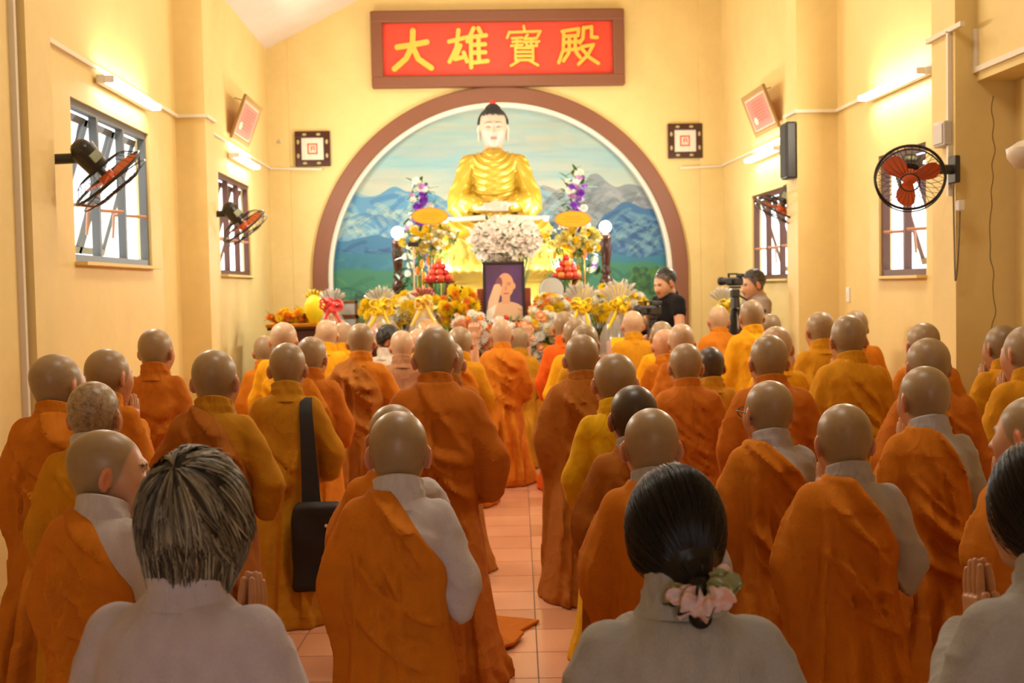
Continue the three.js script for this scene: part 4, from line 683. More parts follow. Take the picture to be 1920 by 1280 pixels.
function leaves(g, R, n, vol, mat, s = 1) {
  const list = []; for (let i = 0; i < n; i++) { const p = vol(R); list.push(FL.leaf.clone().scale(s, s, s).rotateX((R() - 0.6) * 1.6).rotateY(R() * 6.28).translate(...p)); }
  const m = mesh('foliage', list, mat, g); m.userData.kind = 'stuff'; return m;
}
function bloom(g, R, kind, mat, p, s = 1, face = 0.9) { const m = mesh(kind === 'mum' ? 'chrysanthemum' : kind, FL[kind], mat, g); m.position.set(...p); m.scale.setScalar(s * 1.18 * (0.85 + 0.3 * R())); m.rotation.set(face + (R() - 0.5) * 0.9, R() * 6.28, (R() - 0.5) * 0.9, 'XZY'); return m; }
function stems(g, list, r = 0.004) { mesh('stems', list.map(([a, b]) => bar(a, b, r, 5)), leafM[1], g).userData.kind = 'stuff'; }
// tall purple and white arrangements
function tallBouquet(px, pyTop, pyBase, d, label, seed) {
  const b = at(px, pyBase, d), t = at(px, pyTop, d), H = t.y - ALT_TOP, g = thing('flower_arrangement', label, 'flowers', [b.x, ALT_TOP, -d]), R = rng(seed);
  mesh('vase', lathe([[0.0, 0], [0.07, 0], [0.09, 0.05], [0.06, 0.16], [0.05, 0.22], [0.075, 0.26], [0.07, 0.26], [0.04, 0.2]], 24), std(lin(0.75, 0.75, 0.78), 0.2), g);
  const line = u => [Math.sin(u * 2.2) * 0.05 * (seed & 1 ? 1 : -1), 0.3 + u * (H - 0.3), 0.02];
  leaves(g, R, 170, r => { const u = r(), c = line(u), w = 0.27 * (1 - u * 0.72); return [c[0] + (r() - 0.5) * 2 * w, c[1], (r() - 0.5) * 0.16]; }, leafM[0], 1.1);
  stems(g, Array.from({ length: 14 }, (_, i) => [[(R() - 0.5) * 0.05, 0.2, (R() - 0.5) * 0.05], line(0.2 + 0.8 * i / 14)]));
  for (let i = 0; i < 46; i++) { const u = 0.2 + 0.8 * (i / 46), c = line(u), w = 0.2 * (1 - u * 0.65); const k = i % 4; bloom(g, R, k === 0 ? 'rose' : k === 1 ? 'mum' : k === 2 ? 'lily' : 'orchid', [FC.white, FC.purple, FC.mauve, FC.white][(i * 7) % 4], [c[0] + (R() - 0.5) * 2 * w, c[1], 0.06 + R() * 0.08], 0.95); }
  for (let i = 0; i < 6; i++) bloom(g, R, 'mum', FC.purple, [line(0.8)[0] + (R() - 0.5) * 0.1, line(0.62 + i * 0.05)[1], 0.13], 1.0);
}
tallBouquet(784, 338, 560, 12.55, 'tall purple and white flower column behind the oval plaque next to the smartphone clamp', 11);
tallBouquet(1090, 322, 520, 12.55, 'tall purple and white flower column next to the globe of white light', 12);
// lemon-white clusters, orchids
function cluster(cx, cy, d, w, h, n, kinds, label, seed, base = ALT_TOP, depth = 0.2, stalks = true, vase) {
  const c = at(cx, cy, d), px = FOCAL / d, W = w / px / 2, Hh = h / px / 2, g = thing('flower_arrangement', label, 'flowers', [c.x, base, -d]), R = rng(seed), y0 = c.y - base;
  const pt = () => { for (;;) { const x = (R() - 0.5) * 2, y = (R() - 0.5) * 2; if (x * x + y * y < 1) return [x * W, y0 + y * Hh, Math.sqrt(1 - x * x - y * y) * depth * 0.6 + (R() - 0.5) * 0.04]; } };
  const pts = Array.from({ length: n }, pt);
  pts.forEach((p, i) => { const [k, m, s] = kinds[i % kinds.length]; bloom(g, R, k, m, p, s); });
  leaves(g, R, Math.min(140, n * 1.1 | 0), () => { const p = pt(); p[2] -= 0.05; return p; }, leafM[seed & 1], 0.9);
  if (stalks) stems(g, pts.filter((_, i) => i % 3 === 0).map(p => [[p[0] * 0.25, 0.08, 0], [p[0], p[1] - 0.01, p[2] - 0.02]]));
  if (vase) mesh('vase', lathe([[0, 0], [0.08, 0], [0.1, 0.06], [0.085, 0.14], [0.095, 0.17], [0.085, 0.17], [0.07, 0.1]], 22), vase, g); else mesh('holder', rbox(Math.min(0.3, W), 0.08, 0.14, 0.02, 0, 0.04, 0), leafM[0], g);
  return g;
}
const celadon = std(lin(0.5, 0.55, 0.5), 0.25), redClay = std(lin(0.3, 0.07, 0.03), 0.4);
cluster(806, 452, 12.2, 106, 62, 93, [['mum', FC.lemon, 0.9], ['rose', FC.white, 0.8], ['mum', FC.yellow, 0.8], ['orchid', FC.lemon, 1]], 'lemon and white flower spray on slender stalks near the smartphone clamp', 21, ALT_TOP, 0.25, true, celadon);
cluster(1070, 452, 12.2, 112, 60, 93, [['mum', FC.lemon, 0.9], ['rose', FC.lemon, 0.8], ['mum', FC.yellow, 0.8], ['orchid', FC.white, 1]], 'lemon and white flower spray on slender stalks over red apples by the drum', 22, ALT_TOP, 0.25, true, celadon);
cluster(947, 450, 12.0, 128, 80, 210, [['orchid', FC.pinkwhite, 1.6], ['orchid', FC.white, 1.5], ['orchid', FC.pinkwhite, 1.45]], 'big pale pink and white orchid bouquet before the lotus throne', 23, ALT_TOP, 0.28, true, std(lin(0.85, 0.6, 0.2), 0.3));
// oval plaques on stalks
function oval(px, py, d, label) {
  const c = at(px, py, d), g = thing('oval_plaque', label, 'plaque', [c.x, ALT_TOP, -d], 0, 'yellow oval plaques'), y = c.y - ALT_TOP;
  mesh('rim', new THREE.CylinderGeometry(1, 1, 0.018, 40).rotateX(Math.PI / 2).scale(0.178, 0.082, 1).translate(0, y, 0), std(lin(0.92, 0.30, 0.06), 0.5), g);
  const tex = canvasTex(256, 128, (k, W, H) => { k.fillStyle = '#ffc21c'; k.fillRect(0, 0, W, H); k.fillStyle = '#f4931f'; for (const [yy, w] of [[40, 120], [60, 170], [82, 110]]) k.fillRect(W / 2 - w / 2, yy, w, 5); });
  mesh('face', new THREE.CircleGeometry(1, 40).scale(0.168, 0.074, 1).translate(0, y, 0.0105), std(0xffffff, 0.5, { map: tex }), g);
  mesh('stalk', bar([0, 0, -0.012], [0, y - 0.05, -0.012], 0.006), leafM[1], g);
}
oval(806, 405, 12.05, 'yellow oval plaque on a stalk near the smartphone clamp');
oval(1074, 411, 12.05, 'yellow oval plaque on a stalk above the white drum');
// turned lamp posts
const bulbM = new THREE.MeshStandardMaterial({ color: 0xffffff, emissive: lin(0.95, 0.98, 1), emissiveIntensity: 14, roughness: 0.3 });
function lampPost(px, pyBulb, d, label) {
  const c = at(px, pyBulb, d), H = c.y - ALT_TOP, g = thing('lamp_post', label, 'lamp', [c.x, ALT_TOP, -d], 0, 'turned lamp posts on the altar');
  const k = H / 0.9;
  mesh('post', lathe([[0, 0], [0.10, 0], [0.10, 0.03], [0.05, 0.06], [0.04, 0.12], [0.062, 0.16], [0.04, 0.20], [0.052, 0.25], [0.05, 0.30], [0.035, 0.34], [0.052, 0.37], [0.058, 0.40], [0.045, 0.44], [0.03, 0.46], [0.052, 0.49], [0.03, 0.52], [0.036, 0.55], [0.048, 0.66], [0.055, 0.72], [0.042, 0.74], [0.05, 0.78], [0.05, 0.82], [0.02, 0.84]].map(([r, y]) => [r * 1.2, y * k]), 28), M.darkWood, g);
  mesh('drip_tray', lathe([[0, 0.31 * k], [0.2, 0.312 * k], [0.24, 0.33 * k], [0.2, 0.325 * k], [0, 0.32 * k]], 28), M.darkWood, g);
  mesh('bulb', sph(0.062, 0, H, 0, 20, 14), bulbM, g);
  const l = new THREE.PointLight(lin(0.95, 0.97, 1), 2.6); l.position.set(0, H, 0); l.shadow.radius = 3; l.castShadow = true; g.add(l);
}
lampPost(745, 436, 12.8, 'dark turned lamp post with glowing white bulb near the smartphone clamp');
lampPost(1135, 425, 12.8, 'dark turned lamp post with glowing white bulb near the black polo');
for (const [px, py, l] of [[839, 503, 'small glowing globe lamp on the altar next to orange candles'], [1048, 498, 'small glowing globe lamp by the pyramid of red apples and drum']]) {
  const c = at(px, py, 12.12), g = thing('globe_lamp', l, 'lamp', [c.x, ALT_TOP, -12.12]), y = c.y - ALT_TOP;
  mesh('stand', lathe([[0, 0], [0.05, 0], [0.012, 0.02], [0.012, y - 0.03], [0.025, y - 0.02], [0, y - 0.02]], 16), M.gold, g); mesh('bulb', sph(0.036, 0, y, 0, 16, 12), bulbM, g);
  const pl = new THREE.PointLight(lin(1, 0.97, 0.9), 1.0); pl.position.set(0, y, 0); pl.shadow.radius = 1.8; pl.castShadow = true; g.add(pl);
}
// fruit on carved stands
function fruitStand(px, py, d, label, seed) {
  const c = at(px, py, d), H = c.y - ALT_TOP, g = thing('fruit_stand', label + ' stand', 'stand', [c.x, ALT_TOP, -d]), R = rng(seed);
  mesh('tray', lathe([[0, H - 0.02], [0.15, H - 0.02], [0.165, H], [0.15, H - 0.008], [0, H - 0.008]], 28), redClay, g);
  for (let k = 0; k < 4; k++) { const a = k * 1.571 + 0.785; mesh('leg', tube([[Math.cos(a) * 0.12, H - 0.02, Math.sin(a) * 0.12], [Math.cos(a) * 0.07, H * 0.6, Math.sin(a) * 0.07], [Math.cos(a) * 0.09, H * 0.25, Math.sin(a) * 0.09], [Math.cos(a) * 0.13, 0.017, Math.sin(a) * 0.13]], 0.016, 14, 7), redClay, g); }
  const ap = lathe([[0, -0.03], [0.018, -0.034], [0.036, -0.015], [0.038, 0.005], [0.026, 0.03], [0.01, 0.03], [0, 0.022]], 14), am = [std(lin(0.62, 0.035, 0.03), 0.3), std(lin(0.70, 0.09, 0.04), 0.3), std(lin(0.80, 0.28, 0.05), 0.35)];
  for (let l = 0; l < 4; l++) { const n = [9, 6, 4, 1][l]; for (let k = 0; k < n; k++) { const a = (k + l * 0.4) / n * 6.283, r = [0.108, 0.072, 0.04, 0][l]; const m = mesh('apple', ap, am[(R() * 2.5) | 0]); tag(m, 'red apple in the ' + label.replace('carved wooden fruit', 'piled'), 'apple', 'apples ' + label); m.position.set(c.x + Math.cos(a) * r, ALT_TOP + H + 0.026 + l * 0.056, -d + Math.sin(a) * r); } }
}
fruitStand(823, 527, 11.85, 'carved wooden fruit offering next to the orange candles', 5);
fruitStand(1062, 521, 11.85, 'carved wooden fruit offering next to the white drum', 6);
for (const [px, py] of [[791, 495], [783, 508], [796, 518], [826, 490], [803, 488], [1040, 478], [1070, 478], [1096, 476], [1083, 502], [1086, 514]]) { const cd = 12.06 + (px % 5) * 0.03, c = at(px, py, cd), g = thing('lotus_candle', 'slim orange lotus-bud candle on a tall stick', 'candle', [c.x, ALT_TOP, -cd], 0, 'orange lotus-bud candles'); mesh('stick', bar([0, 0, 0], [0, c.y - ALT_TOP - 0.03, 0], 0.005), M.gold, g); mesh('bud', FL.bud.clone().scale(1.5, 1.35, 1.5).translate(0, c.y - ALT_TOP, 0), FC.orange, g); }
// portrait
{
  const c = at(945, 548, 11.25), g = thing('framed_portrait', 'framed portrait of a figure in pale robe, hand raised', 'portrait', [c.x, c.y, -11.25]); g.rotation.x = -0.08;
  const W = 0.385, H = 0.565, b = 0.026;
  mesh('frame', [rbox(W, b, 0.035, 0.005, 0, H / 2 - b / 2, 0), rbox(W, b, 0.035, 0.005, 0, -H / 2 + b / 2, 0), rbox(b, H, 0.035, 0.005, -W / 2 + b / 2, 0, 0), rbox(b, H, 0.035, 0.005, W / 2 - b / 2, 0, 0)], std(lin(0.03, 0.016, 0.012), 0.3), g);
  const tex = canvasTex(256, 384, (k, w, h) => {
    k.fillStyle = '#57405f'; k.fillRect(0, 0, w, h); const R = rng(9); for (let i = 0; i < 60; i++) { k.fillStyle = `rgba(${90 + R() * 30},${60 + R() * 20},${110 + R() * 30},.12)`; k.beginPath(); k.arc(R() * w, R() * h, 20 + R() * 50, 0, 7); k.fill(); }
    k.fillStyle = '#e7bb95'; k.beginPath(); k.moveTo(0, h); k.bezierCurveTo(10, 290, 60, 270, 120, 252); k.bezierCurveTo(180, 250, 240, 270, 256, 300); k.lineTo(256, h); k.fill();
    k.fillStyle = '#e2ab83'; k.fillRect(112, 210, 56, 60); k.beginPath(); k.ellipse(138, 145, 58, 82, 0, 0, 7); k.fill(); k.beginPath(); k.ellipse(198, 150, 9, 20, 0, 0, 7); k.fill();
    k.fillStyle = '#8d5a68'; k.beginPath(); k.ellipse(92, 135, 24, 46, 0.2, 0, 7); k.fill(); k.fillStyle = '#7c4a3a'; k.fillRect(146, 128, 30, 4); k.fillRect(150, 140, 22, 4); k.fillStyle = '#b4605e'; k.fillRect(126, 196, 34, 8); k.fillStyle = '#c88a68'; k.fillRect(136, 150, 8, 30);
    k.fillStyle = '#efc8a4'; k.beginPath(); k.moveTo(0, h); k.lineTo(20, 250); k.lineTo(50, 170); k.lineTo(62, 140); k.lineTo(80, 134); k.lineTo(100, 136); k.lineTo(112, 160); k.lineTo(96, 230); k.lineTo(80, 290); k.lineTo(40, h); k.fill();
    k.fillStyle = '#fff4e4'; k.beginPath(); k.moveTo(0, h); k.lineTo(8, 310); k.lineTo(74, 270); k.lineTo(60, 330); k.lineTo(30, h); k.fill();
  });
  mesh('photograph', box(W - 0.04, H - 0.04, 0.008, 0, 0, 0.002), std(0xffffff, 0.3, { map: tex }), g);
  mesh('easel', [rbox(0.07, 0.34, 0.05, 0.01, -W / 2 - 0.02, -0.13, -0.03), rbox(0.07, 0.34, 0.05, 0.01, W / 2 + 0.02, -0.13, -0.03), rbox(W + 0.1, 0.06, 0.07, 0.01, 0, -H / 2 - 0.025, 0), bar([-0.1, -H / 2, -0.03], [-0.12, 0.76 - c.y, -0.1], 0.02), bar([0.1, -H / 2, -0.03], [0.12, 0.76 - c.y, -0.1], 0.02)], std(lin(0.28, 0.045, 0.02), 0.35), g);
}
// low table before the altar, with cloth, and the banks of flowers
{
  const c = at(945, 700, 10.95), g = thing('low_table', 'low offering table with orange cloth front', 'table', [c.x, 0, -11.3]);
  mesh('top', rbox(2.5, 0.04, 0.58, 0.01, 0, 0.73, 0), M.darkWood, g); mesh('cloth', [rbox(2.52, 0.02, 0.58, 0.008, 0, 0.757, 0), rbox(2.52, 0.62, 0.02, 0.006, 0, 0.45, 0.29)], cloth([0.85, 0.34, 0.02]), g);
  for (const [x, z] of [[-1.18, 0.24], [1.18, 0.24], [-1.18, -0.24], [1.18, -0.24]]) mesh('leg', rbox(0.07, 0.71, 0.07, 0.01, x, 0.355, z), M.darkWood, g);
}
const T2 = 0.768;
cluster(762, 588, 11.35, 170, 70, 108, [['mum', FC.yellow, 1.25], ['mum', FC.white, 1.2], ['mum', FC.yellow, 1.1], ['mum', FC.yellow, 1.3], ['lily', FC.lemon, 1]], 'bank of yellow and white chrysanthemums among the gift baskets with pink fan', 31, T2, 0.3);
cluster(860, 580, 11.2, 66, 84, 62, [['mum', FC.yellow, 1.2], ['mum', FC.orange, 1.0], ['mum', FC.yellow, 1.0]], 'yellow chrysanthemum bunch with orange blooms next to the portrait', 32, T2, 0.25);
cluster(1036, 585, 11.2, 84, 64, 77, [['mum', FC.yellow, 1.2], ['mum', FC.orange, 1.1], ['mum', FC.white, 1.1]], 'yellow and orange chrysanthemum bunch below the white drum', 33, T2, 0.25);
cluster(1140, 570, 11.45, 136, 60, 77, [['mum', FC.yellow, 1.2], ['mum', FC.white, 1.0], ['lily', FC.yellow, 1]], 'yellow chrysanthemum bank behind the two wrapped baskets', 34, ALT_TOP - 0.3, 0.25);
cluster(876, 628, 10.95, 84, 80, 71, [['mum', FC.white, 1.1], ['mum', FC.peach, 1.2], ['mum', FC.white, 1.0], ['rose', FC.orange, 1]], 'white and peach chrysanthemum bouquet on the low table near the praying rows', 35, T2, 0.25, true, celadon);
cluster(1018, 625, 10.95, 90, 96, 83, [['mum', FC.white, 1.1], ['rose', FC.peach, 1.2], ['mum', FC.white, 1.0], ['mum', FC.yellow, 0.9]], 'white chrysanthemum and peach rose bouquet next to vivid red-orange robe', 36, T2, 0.25, true, celadon);
cluster(945, 622, 11.05, 60, 50, 52, [['mum', FC.orange, 1.0], ['rose', FC.red, 0.9], ['mum', FC.white, 0.9], ['rose', FC.pinkwhite, 1]], 'low orange, red and white posy at the foot of the portrait', 37, T2, 0.2);
// gift baskets wrapped in clear film
const filmFan = new THREE.MeshPhysicalMaterial({ color: lin(0.90, 0.86, 0.80), roughness: 0.25, transmission: 0.3, thickness: 0, side: THREE.DoubleSide });
const film = new THREE.MeshPhysicalMaterial({ color: lin(0.95, 0.93, 0.9), roughness: 0.12, transmission: 0.82, thickness: 0, side: THREE.DoubleSide });
function fan(r, n, a, seed) { const R = rng(seed), t = []; for (let k = 0; k < n; k++) { const u = mixf(-a, a, k / n), v = mixf(-a, a, (k + 1) / n), l0 = r * (0.8 + 0.3 * R()), m = (u + v) / 2, l1 = r * (0.85 + 0.3 * R()), z = (k & 1 ? 0.035 : -0.035); t.push([0, 0, 0], [Math.sin(m) * l1, Math.cos(m) * l1, z], [Math.sin(u) * l0, Math.cos(u) * l0, -z], [0, 0, 0], [Math.sin(v) * l0, Math.cos(v) * l0, -z], [Math.sin(m) * l1, Math.cos(m) * l1, z]); } return triGeo(t); }
function bow(s, R) { const l = []; for (let k = 0; k < 15; k++) { const a = k * 0.42, r = s * (0.4 + 0.6 * R()); l.push(new THREE.TorusGeometry(s * 0.36, s * 0.085, 6, 14).scale(1, 0.75, 2.2).rotateY(a).rotateZ((R() - 0.5) * 1.6).translate(Math.cos(a) * r * 0.7, (R() - 0.4) * s * 0.8, Math.sin(a) * r * 0.5 + 0.03)); } return l; }
function basket(px, pyBow, pyFoot, d, o) {
  const b = at(px, pyBow, d), f = at(px, pyFoot, d), R = rng(o.seed), W = o.w / (FOCAL / d) / 2, H = b.y - f.y, g = thing('gift_basket', o.label, 'gift basket', [b.x, f.y, -d]);
  mesh('basket', lathe([[0, 0], [W * 0.8, 0], [W, 0.10], [W * 1.02, 0.12], [W * 0.95, 0.12], [W * 0.75, 0.03], [0, 0.03]], 24), std(lin(...(o.base ?? [0.72, 0.42, 0.32])), 0.7), g);
  const gifts = [[0.80, 0.42, 0.36], [0.90, 0.62, 0.05], [0.75, 0.70, 0.62], [0.45, 0.55, 0.15], [0.75, 0.12, 0.08], [0.9, 0.5, 0.1]];
  for (let k = 0; k < 8; k++) { const a = R() * 6.28, r = W * 0.6 * R(), h = 0.05 + R() * 0.08; mesh(k & 1 ? 'gift_box' : 'fruit', k & 1 ? rbox(0.09, h, 0.07, 0.01).rotateY(R() * 3).translate(Math.cos(a) * r, 0.10 + h * 0.6, Math.sin(a) * r) : sph(0.04, Math.cos(a) * r, 0.13 + R() * 0.05, Math.sin(a) * r + 0.02, 12, 10), std(lin(...gifts[R() * 6 | 0]), 0.45), g); }
  mesh('film_wrap', lathe([[W * 1.04, 0.02], [W * 1.08, 0.10], [W * 1.0, H * 0.5], [W * 0.45, H * 0.86], [0.02, H]], 18), film, g);
  mesh('film_fan', fan(o.fan ?? 0.16, 16, 1.0, o.seed).translate(0, H, 0), o.fanM ?? filmFan, g);
  const ribbonM = std(lin(...o.bow), 0.4);
  const ribbons = mesh('bow', bow(o.bs ?? 0.075, R).map(q => q.translate(0, H - 0.01, 0.03)), ribbonM, g);
  mesh('ribbon_tail', [-1, 1].map(s => tube([[s * 0.01, 0, 0.05], [s * 0.05, -0.10, 0.07], [s * (0.07 + 0.05 * R()), -0.2, 0.08]], 0.014, 8, 5).translate(0, H, 0.02)), ribbonM, ribbons);
  if (o.card) { const m = mesh('card', box(0.19, 0.085, 0.006).translate(0.0, H * 0.42, W * 1.05 + 0.02), std(lin(0.95, 0.72, 0.02), 0.5), g); }
}
const Y = [0.92, 0.66, 0.01];
basket(623, 572, 640, 11.45, { w: 52, bow: [0.90, 0.09, 0.08], bs: 0.115, fan: 0.15, seed: 1, label: 'film-wrapped gift basket with a large red bow', base: [0.7, 0.6, 0.5] });
basket(714, 574, 652, 10.7, { w: 62, bow: Y, bs: 0.108, fan: 0.17, seed: 2, label: 'film-wrapped gift basket with yellow bow behind the dark-haired person' });
basket(795, 566, 650, 10.7, { w: 56, bow: [0.92, 0.60, 0.08], bs: 0.095, fan: 0.13, fanM: std(lin(0.86, 0.36, 0.34), 0.5, { side: THREE.DoubleSide }), seed: 3, label: 'gift basket with round pink paper fan and yellow trim', base: [0.85, 0.55, 0.45] });
basket(1087, 572, 668, 10.7, { w: 58, bow: Y, bs: 0.101, fan: 0.20, seed: 4, label: 'film-wrapped fruit basket with yellow bow behind the vivid red-orange robe', base: [0.8, 0.5, 0.4] });
basket(1160, 570, 690, 10.65, { w: 74, bow: Y, bs: 0.101, fan: 0.21, seed: 5, label: 'tall film-wrapped basket with yellow bow and yellow card', card: true, base: [0.82, 0.36, 0.26] });
basket(1358, 572, 640, 11.35, { w: 50, bow: Y, bs: 0.095, fan: 0.17, seed: 6, label: 'gift basket with yellow bow standing beside the video tripod', base: [0.6, 0.15, 0.2] });
{
  const f = at(1160, 690, 10.65), s = thing('basket_stand', 'red-banded stand carrying the tall wrapped basket', 'stand', [f.x, 0, -10.65]); mesh('body', [rbox(0.42, f.y, 0.36, 0.01, 0, f.y / 2, 0)], std(lin(0.72, 0.30, 0.20), 0.6), s); mesh('band', rbox(0.43, 0.08, 0.37, 0.008, 0, f.y - 0.12, 0), std(lin(0.7, 0.05, 0.05), 0.5), s);
  for (const [px, py, d, l] of [[714, 652, 10.7, 'small stool under the yellow-bowed basket near the dark-haired person'], [795, 650, 10.7, 'small stool under the pink-fan basket'], [1087, 668, 10.7, 'small stool under the fruit basket behind vivid robe'], [1358, 640, 11.35, 'small stool under the basket beside the video tripod'], [623, 640, 11.45, 'small stool under the red-bowed basket']]) { const q = at(px, py, d), t = thing('stool', l, 'stool', [q.x, 0, -d]); mesh('seat', rbox(0.27, 0.04, 0.27, 0.01, 0, q.y - 0.02, 0), M.darkWood, t); for (const [x, z] of [[-0.11, 0.11], [0.11, 0.11], [-0.11, -0.11], [0.11, -0.11]]) mesh('leg', rbox(0.04, q.y - 0.04, 0.04, 0.006, x, (q.y - 0.04) / 2, z), M.darkWood, t); }
}
// yellow paper-wrapped bunch and the small flower table in the corner
{
  const c = at(556, 606, 12.2), g = thing('side_table', 'small dark table with orange runner in the corner', 'table', [c.x, 0, -12.2]); const y = c.y;
  mesh('top', rbox(0.52, 0.04, 0.42, 0.01, 0, y - 0.04, 0), M.darkWood, g); mesh('runner', rbox(0.54, 0.035, 0.44, 0.01, 0, y - 0.015, 0), cloth([0.80, 0.32, 0.02]), g); mesh('body', rbox(0.46, y - 0.06, 0.36, 0.01, 0, (y - 0.06) / 2, 0), std(lin(0.07, 0.012, 0.01), 0.35), g);
  const k = cluster(553, 594, 12.2, 92, 24, 46, [['mum', FC.orange, 0.9], ['mum', FC.yellow, 0.9], ['rose', FC.orange, 0.8]], 'flat orange and yellow flower garland on the corner table', 41, y, 0.22, false);
  const p = at(587, 600, 11.9), w = thing('wrapped_bouquet', 'upright bouquet wrapped in yellow paper next to the red bow', 'bouquet', [p.x, y, -12.05]); 
  mesh('paper', lathe([[0, 0], [0.05, 0], [0.09, 0.10], [0.10, 0.18], [0.07, 0.24], [0.03, 0.28], [0.0, 0.27]], 18), std(lin(0.94, 0.74, 0.01), 0.5), w); mesh('fan', fan(0.13, 12, 0.9, 5).translate(0, 0.2, 0), std(lin(0.94, 0.78, 0.06), 0.5, { side: THREE.DoubleSide }), w);
}
{ // white drum, grey carton, framed panels, phone clamp
  const c = at(1033, 543, 11.7), g = thing('white_drum', 'round white hand drum with dark rim', 'drum', [c.x, T2 + 0.3, -11.62]), y = c.y - (T2 + 0.3);
  mesh('skin', new THREE.CylinderGeometry(0.115, 0.115, 0.03, 36).rotateX(Math.PI / 2).rotateY(0.25).translate(0, y, 0.03), std(lin(0.62, 0.64, 0.62), 0.4), g); mesh('rim', new THREE.CylinderGeometry(0.122, 0.122, 0.05, 36).rotateX(Math.PI / 2).rotateY(0.25).translate(0.006, y, 0), M.black, g); mesh('stand', bar([0, 0.01, 0], [0, y - 0.1, 0], 0.012), M.black, g);
  const b = at(1140, 552, 11.6), g2 = thing('carton', 'pale grey carton on the altar end', 'box', [b.x, ALT_TOP, -11.85]); mesh('body', rbox(0.24, 0.28, 0.2, 0.006, 0.05, 0.14, 0), std(lin(0.42, 0.47, 0.47), 0.6), g2); mesh('lid', rbox(0.25, 0.03, 0.21, 0.006, 0.05, 0.295, 0), std(lin(0.52, 0.56, 0.56), 0.6), g2);
  for (const [px, py, w, l] of [[655, 578, 0.18, 'small pale blue panel in brown frame leaning beside red bow'], [655, 606, 0.2, 'lower pale blue panel in brown frame near the floor flowers']]) { const q = at(px, py, 12.0), t = thing('leaning_picture', l, 'picture', [q.x, q.y, -11.58]); mesh('panel', box(w, 0.10, 0.012, 0, 0, 0.004), std(lin(0.45, 0.54, 0.60), 0.4), t); mesh('frame', [rbox(w + 0.06, 0.03, 0.025, 0.005, 0, 0.065, 0), rbox(w + 0.06, 0.03, 0.025, 0.005, 0, -0.065, 0), rbox(0.03, 0.16, 0.025, 0.005, -w / 2 - 0.015, 0, 0), rbox(0.03, 0.16, 0.025, 0.005, w / 2 + 0.015, 0, 0)], std(lin(0.2, 0.09, 0.04), 0.5), t); }
  const m = at(775, 458, 11.4), ph = thing('phone_stand', 'smartphone clamped on a slim pale pole', 'phone stand', [at(775, 458, 11.15).x, T2, -11.15]); const my = at(775, 458, 11.15).y - T2;
  mesh('phone', rbox(0.10, 0.042, 0.014, 0.005, 0, my, 0), M.black, ph); mesh('pole', bar([0, 0.03, 0], [0, my - 0.02, 0], 0.008, 8), std(lin(0.7, 0.55, 0.42), 0.4), ph); mesh('foot', cyl(0.11, 0.12, 0.025, 0, 0.0125, 0, 24), M.black, ph);
}
// ---------------------------------------------------------------- the congregation
const C = { orange: [0.67, 0.215, 0.014], rust: [0.58, 0.168, 0.014], brown: [0.44, 0.150, 0.020], ochre: [0.56, 0.255, 0.014], gold: [0.68, 0.30, 0.012], yellow: [0.86, 0.50, 0.010], bright: [0.92, 0.43, 0.012], vivid: [0.90, 0.145, 0.012], tan: [0.42, 0.20, 0.10], grey: [0.50, 0.48, 0.53], pale: [0.65, 0.61, 0.66] };
const P = [];
const who = (px, py, w, label, o) => P.push({ px, py, w, label, seed: P.length + 1, style: 'kasaya', ...o });
// left of the aisle
who(197, 808, 106, 'shaven-headed person in orange shoulder cloth over pale collar, face turned in profile', { K: C.orange, A: C.pale, hs: 0.97, pose: [-1.05, 0.05, 0], turn: -0.3, d: 3.42 });
who(176, 716, 88, 'person with speckled grey stubble in a golden shoulder cloth near the wall', { K: C.gold, A: C.pale, hair: 'grey', pose: [-0.1, 0.05, 0], hs: 0.97, d: 4.15 });
who(108, 664, 76, 'shaven-headed person wrapped in plain orange robes right beside the side wall', { style: 'wrap2', K: C.orange, A: C.orange, pose: [-0.35, 0.1, 0], turn: -0.15, bw: 1.15 });
who(200, 655, 66, 'shaven-headed person in orange robes behind the speckled grey head', { style: 'robe', A: C.orange, pose: [-0.3, 0.05, 0], turn: -0.2, bw: 1.1 });
who(292, 617, 55, 'shaven-headed person in rust robes kneeling alone against the bare yellow wall', { style: 'robe', A: C.rust, pose: [-0.2, 0.05, 0], bw: 1.08 });
who(402, 657, 75, 'broad person in brown shoulder cloth over ochre robe before the short grey hair', { K: C.brown, A: C.ochre, bw: 1.1, pose: [-0.15, 0, 0], elbow: 0.04 });
who(538, 644, 62, 'shaven-headed person in ochre robe carrying a black shoulder bag', { style: 'robe', A: C.ochre, bw: 1.15, fold: 0.7, elbow: 0.03 });
who(584, 632, 51, 'shaven-headed person in orange robe just ahead of the black bag', { K: C.orange, A: C.rust, bw: 1.15, pose: [-0.15, 0, 0] });
who(676, 607, 47, 'shaven-headed person in heavily creased brown robes behind the pink shirt', { K: C.brown, A: C.orange, bw: 1.2, fold: 1.8, elbow: 0.05, d: 7.8 });
who(531, 605, 44, 'bald person in bright orange robe before the flower table', { style: 'robe', A: C.bright, bw: 1.15, hair: 'pale', skin: 1.1 });
who(497, 630, 36, 'person in brownish orange robe squeezed between the wall and bright robe', { style: 'robe', A: C.orange, d: 9.0 });
who(612, 600, 38, 'bald person in golden orange robe beside the small flower table', { style: 'robe', A: C.bright, hair: 'pale', skin: 1.1, bw: 1.1 });
who(643, 605, 31, 'small shaven head in golden robe close to the red bow', { style: 'robe', A: C.bright, hair: 'pale', d: 10.5 });
who(815, 615, 75, 'tall shaven-headed person in rust shoulder cloth spread on the tiles beside the aisle', { K: C.rust, A: C.brown, style: 'wrap2', bw: 1.3, elbow: 0.03, collar: true, d: 4.82 });
who(840, 640, 52, 'person in brown robe hidden behind the tall rust figure by the aisle', { style: 'robe', A: C.brown, d: 6.6, bw: 1.1 });
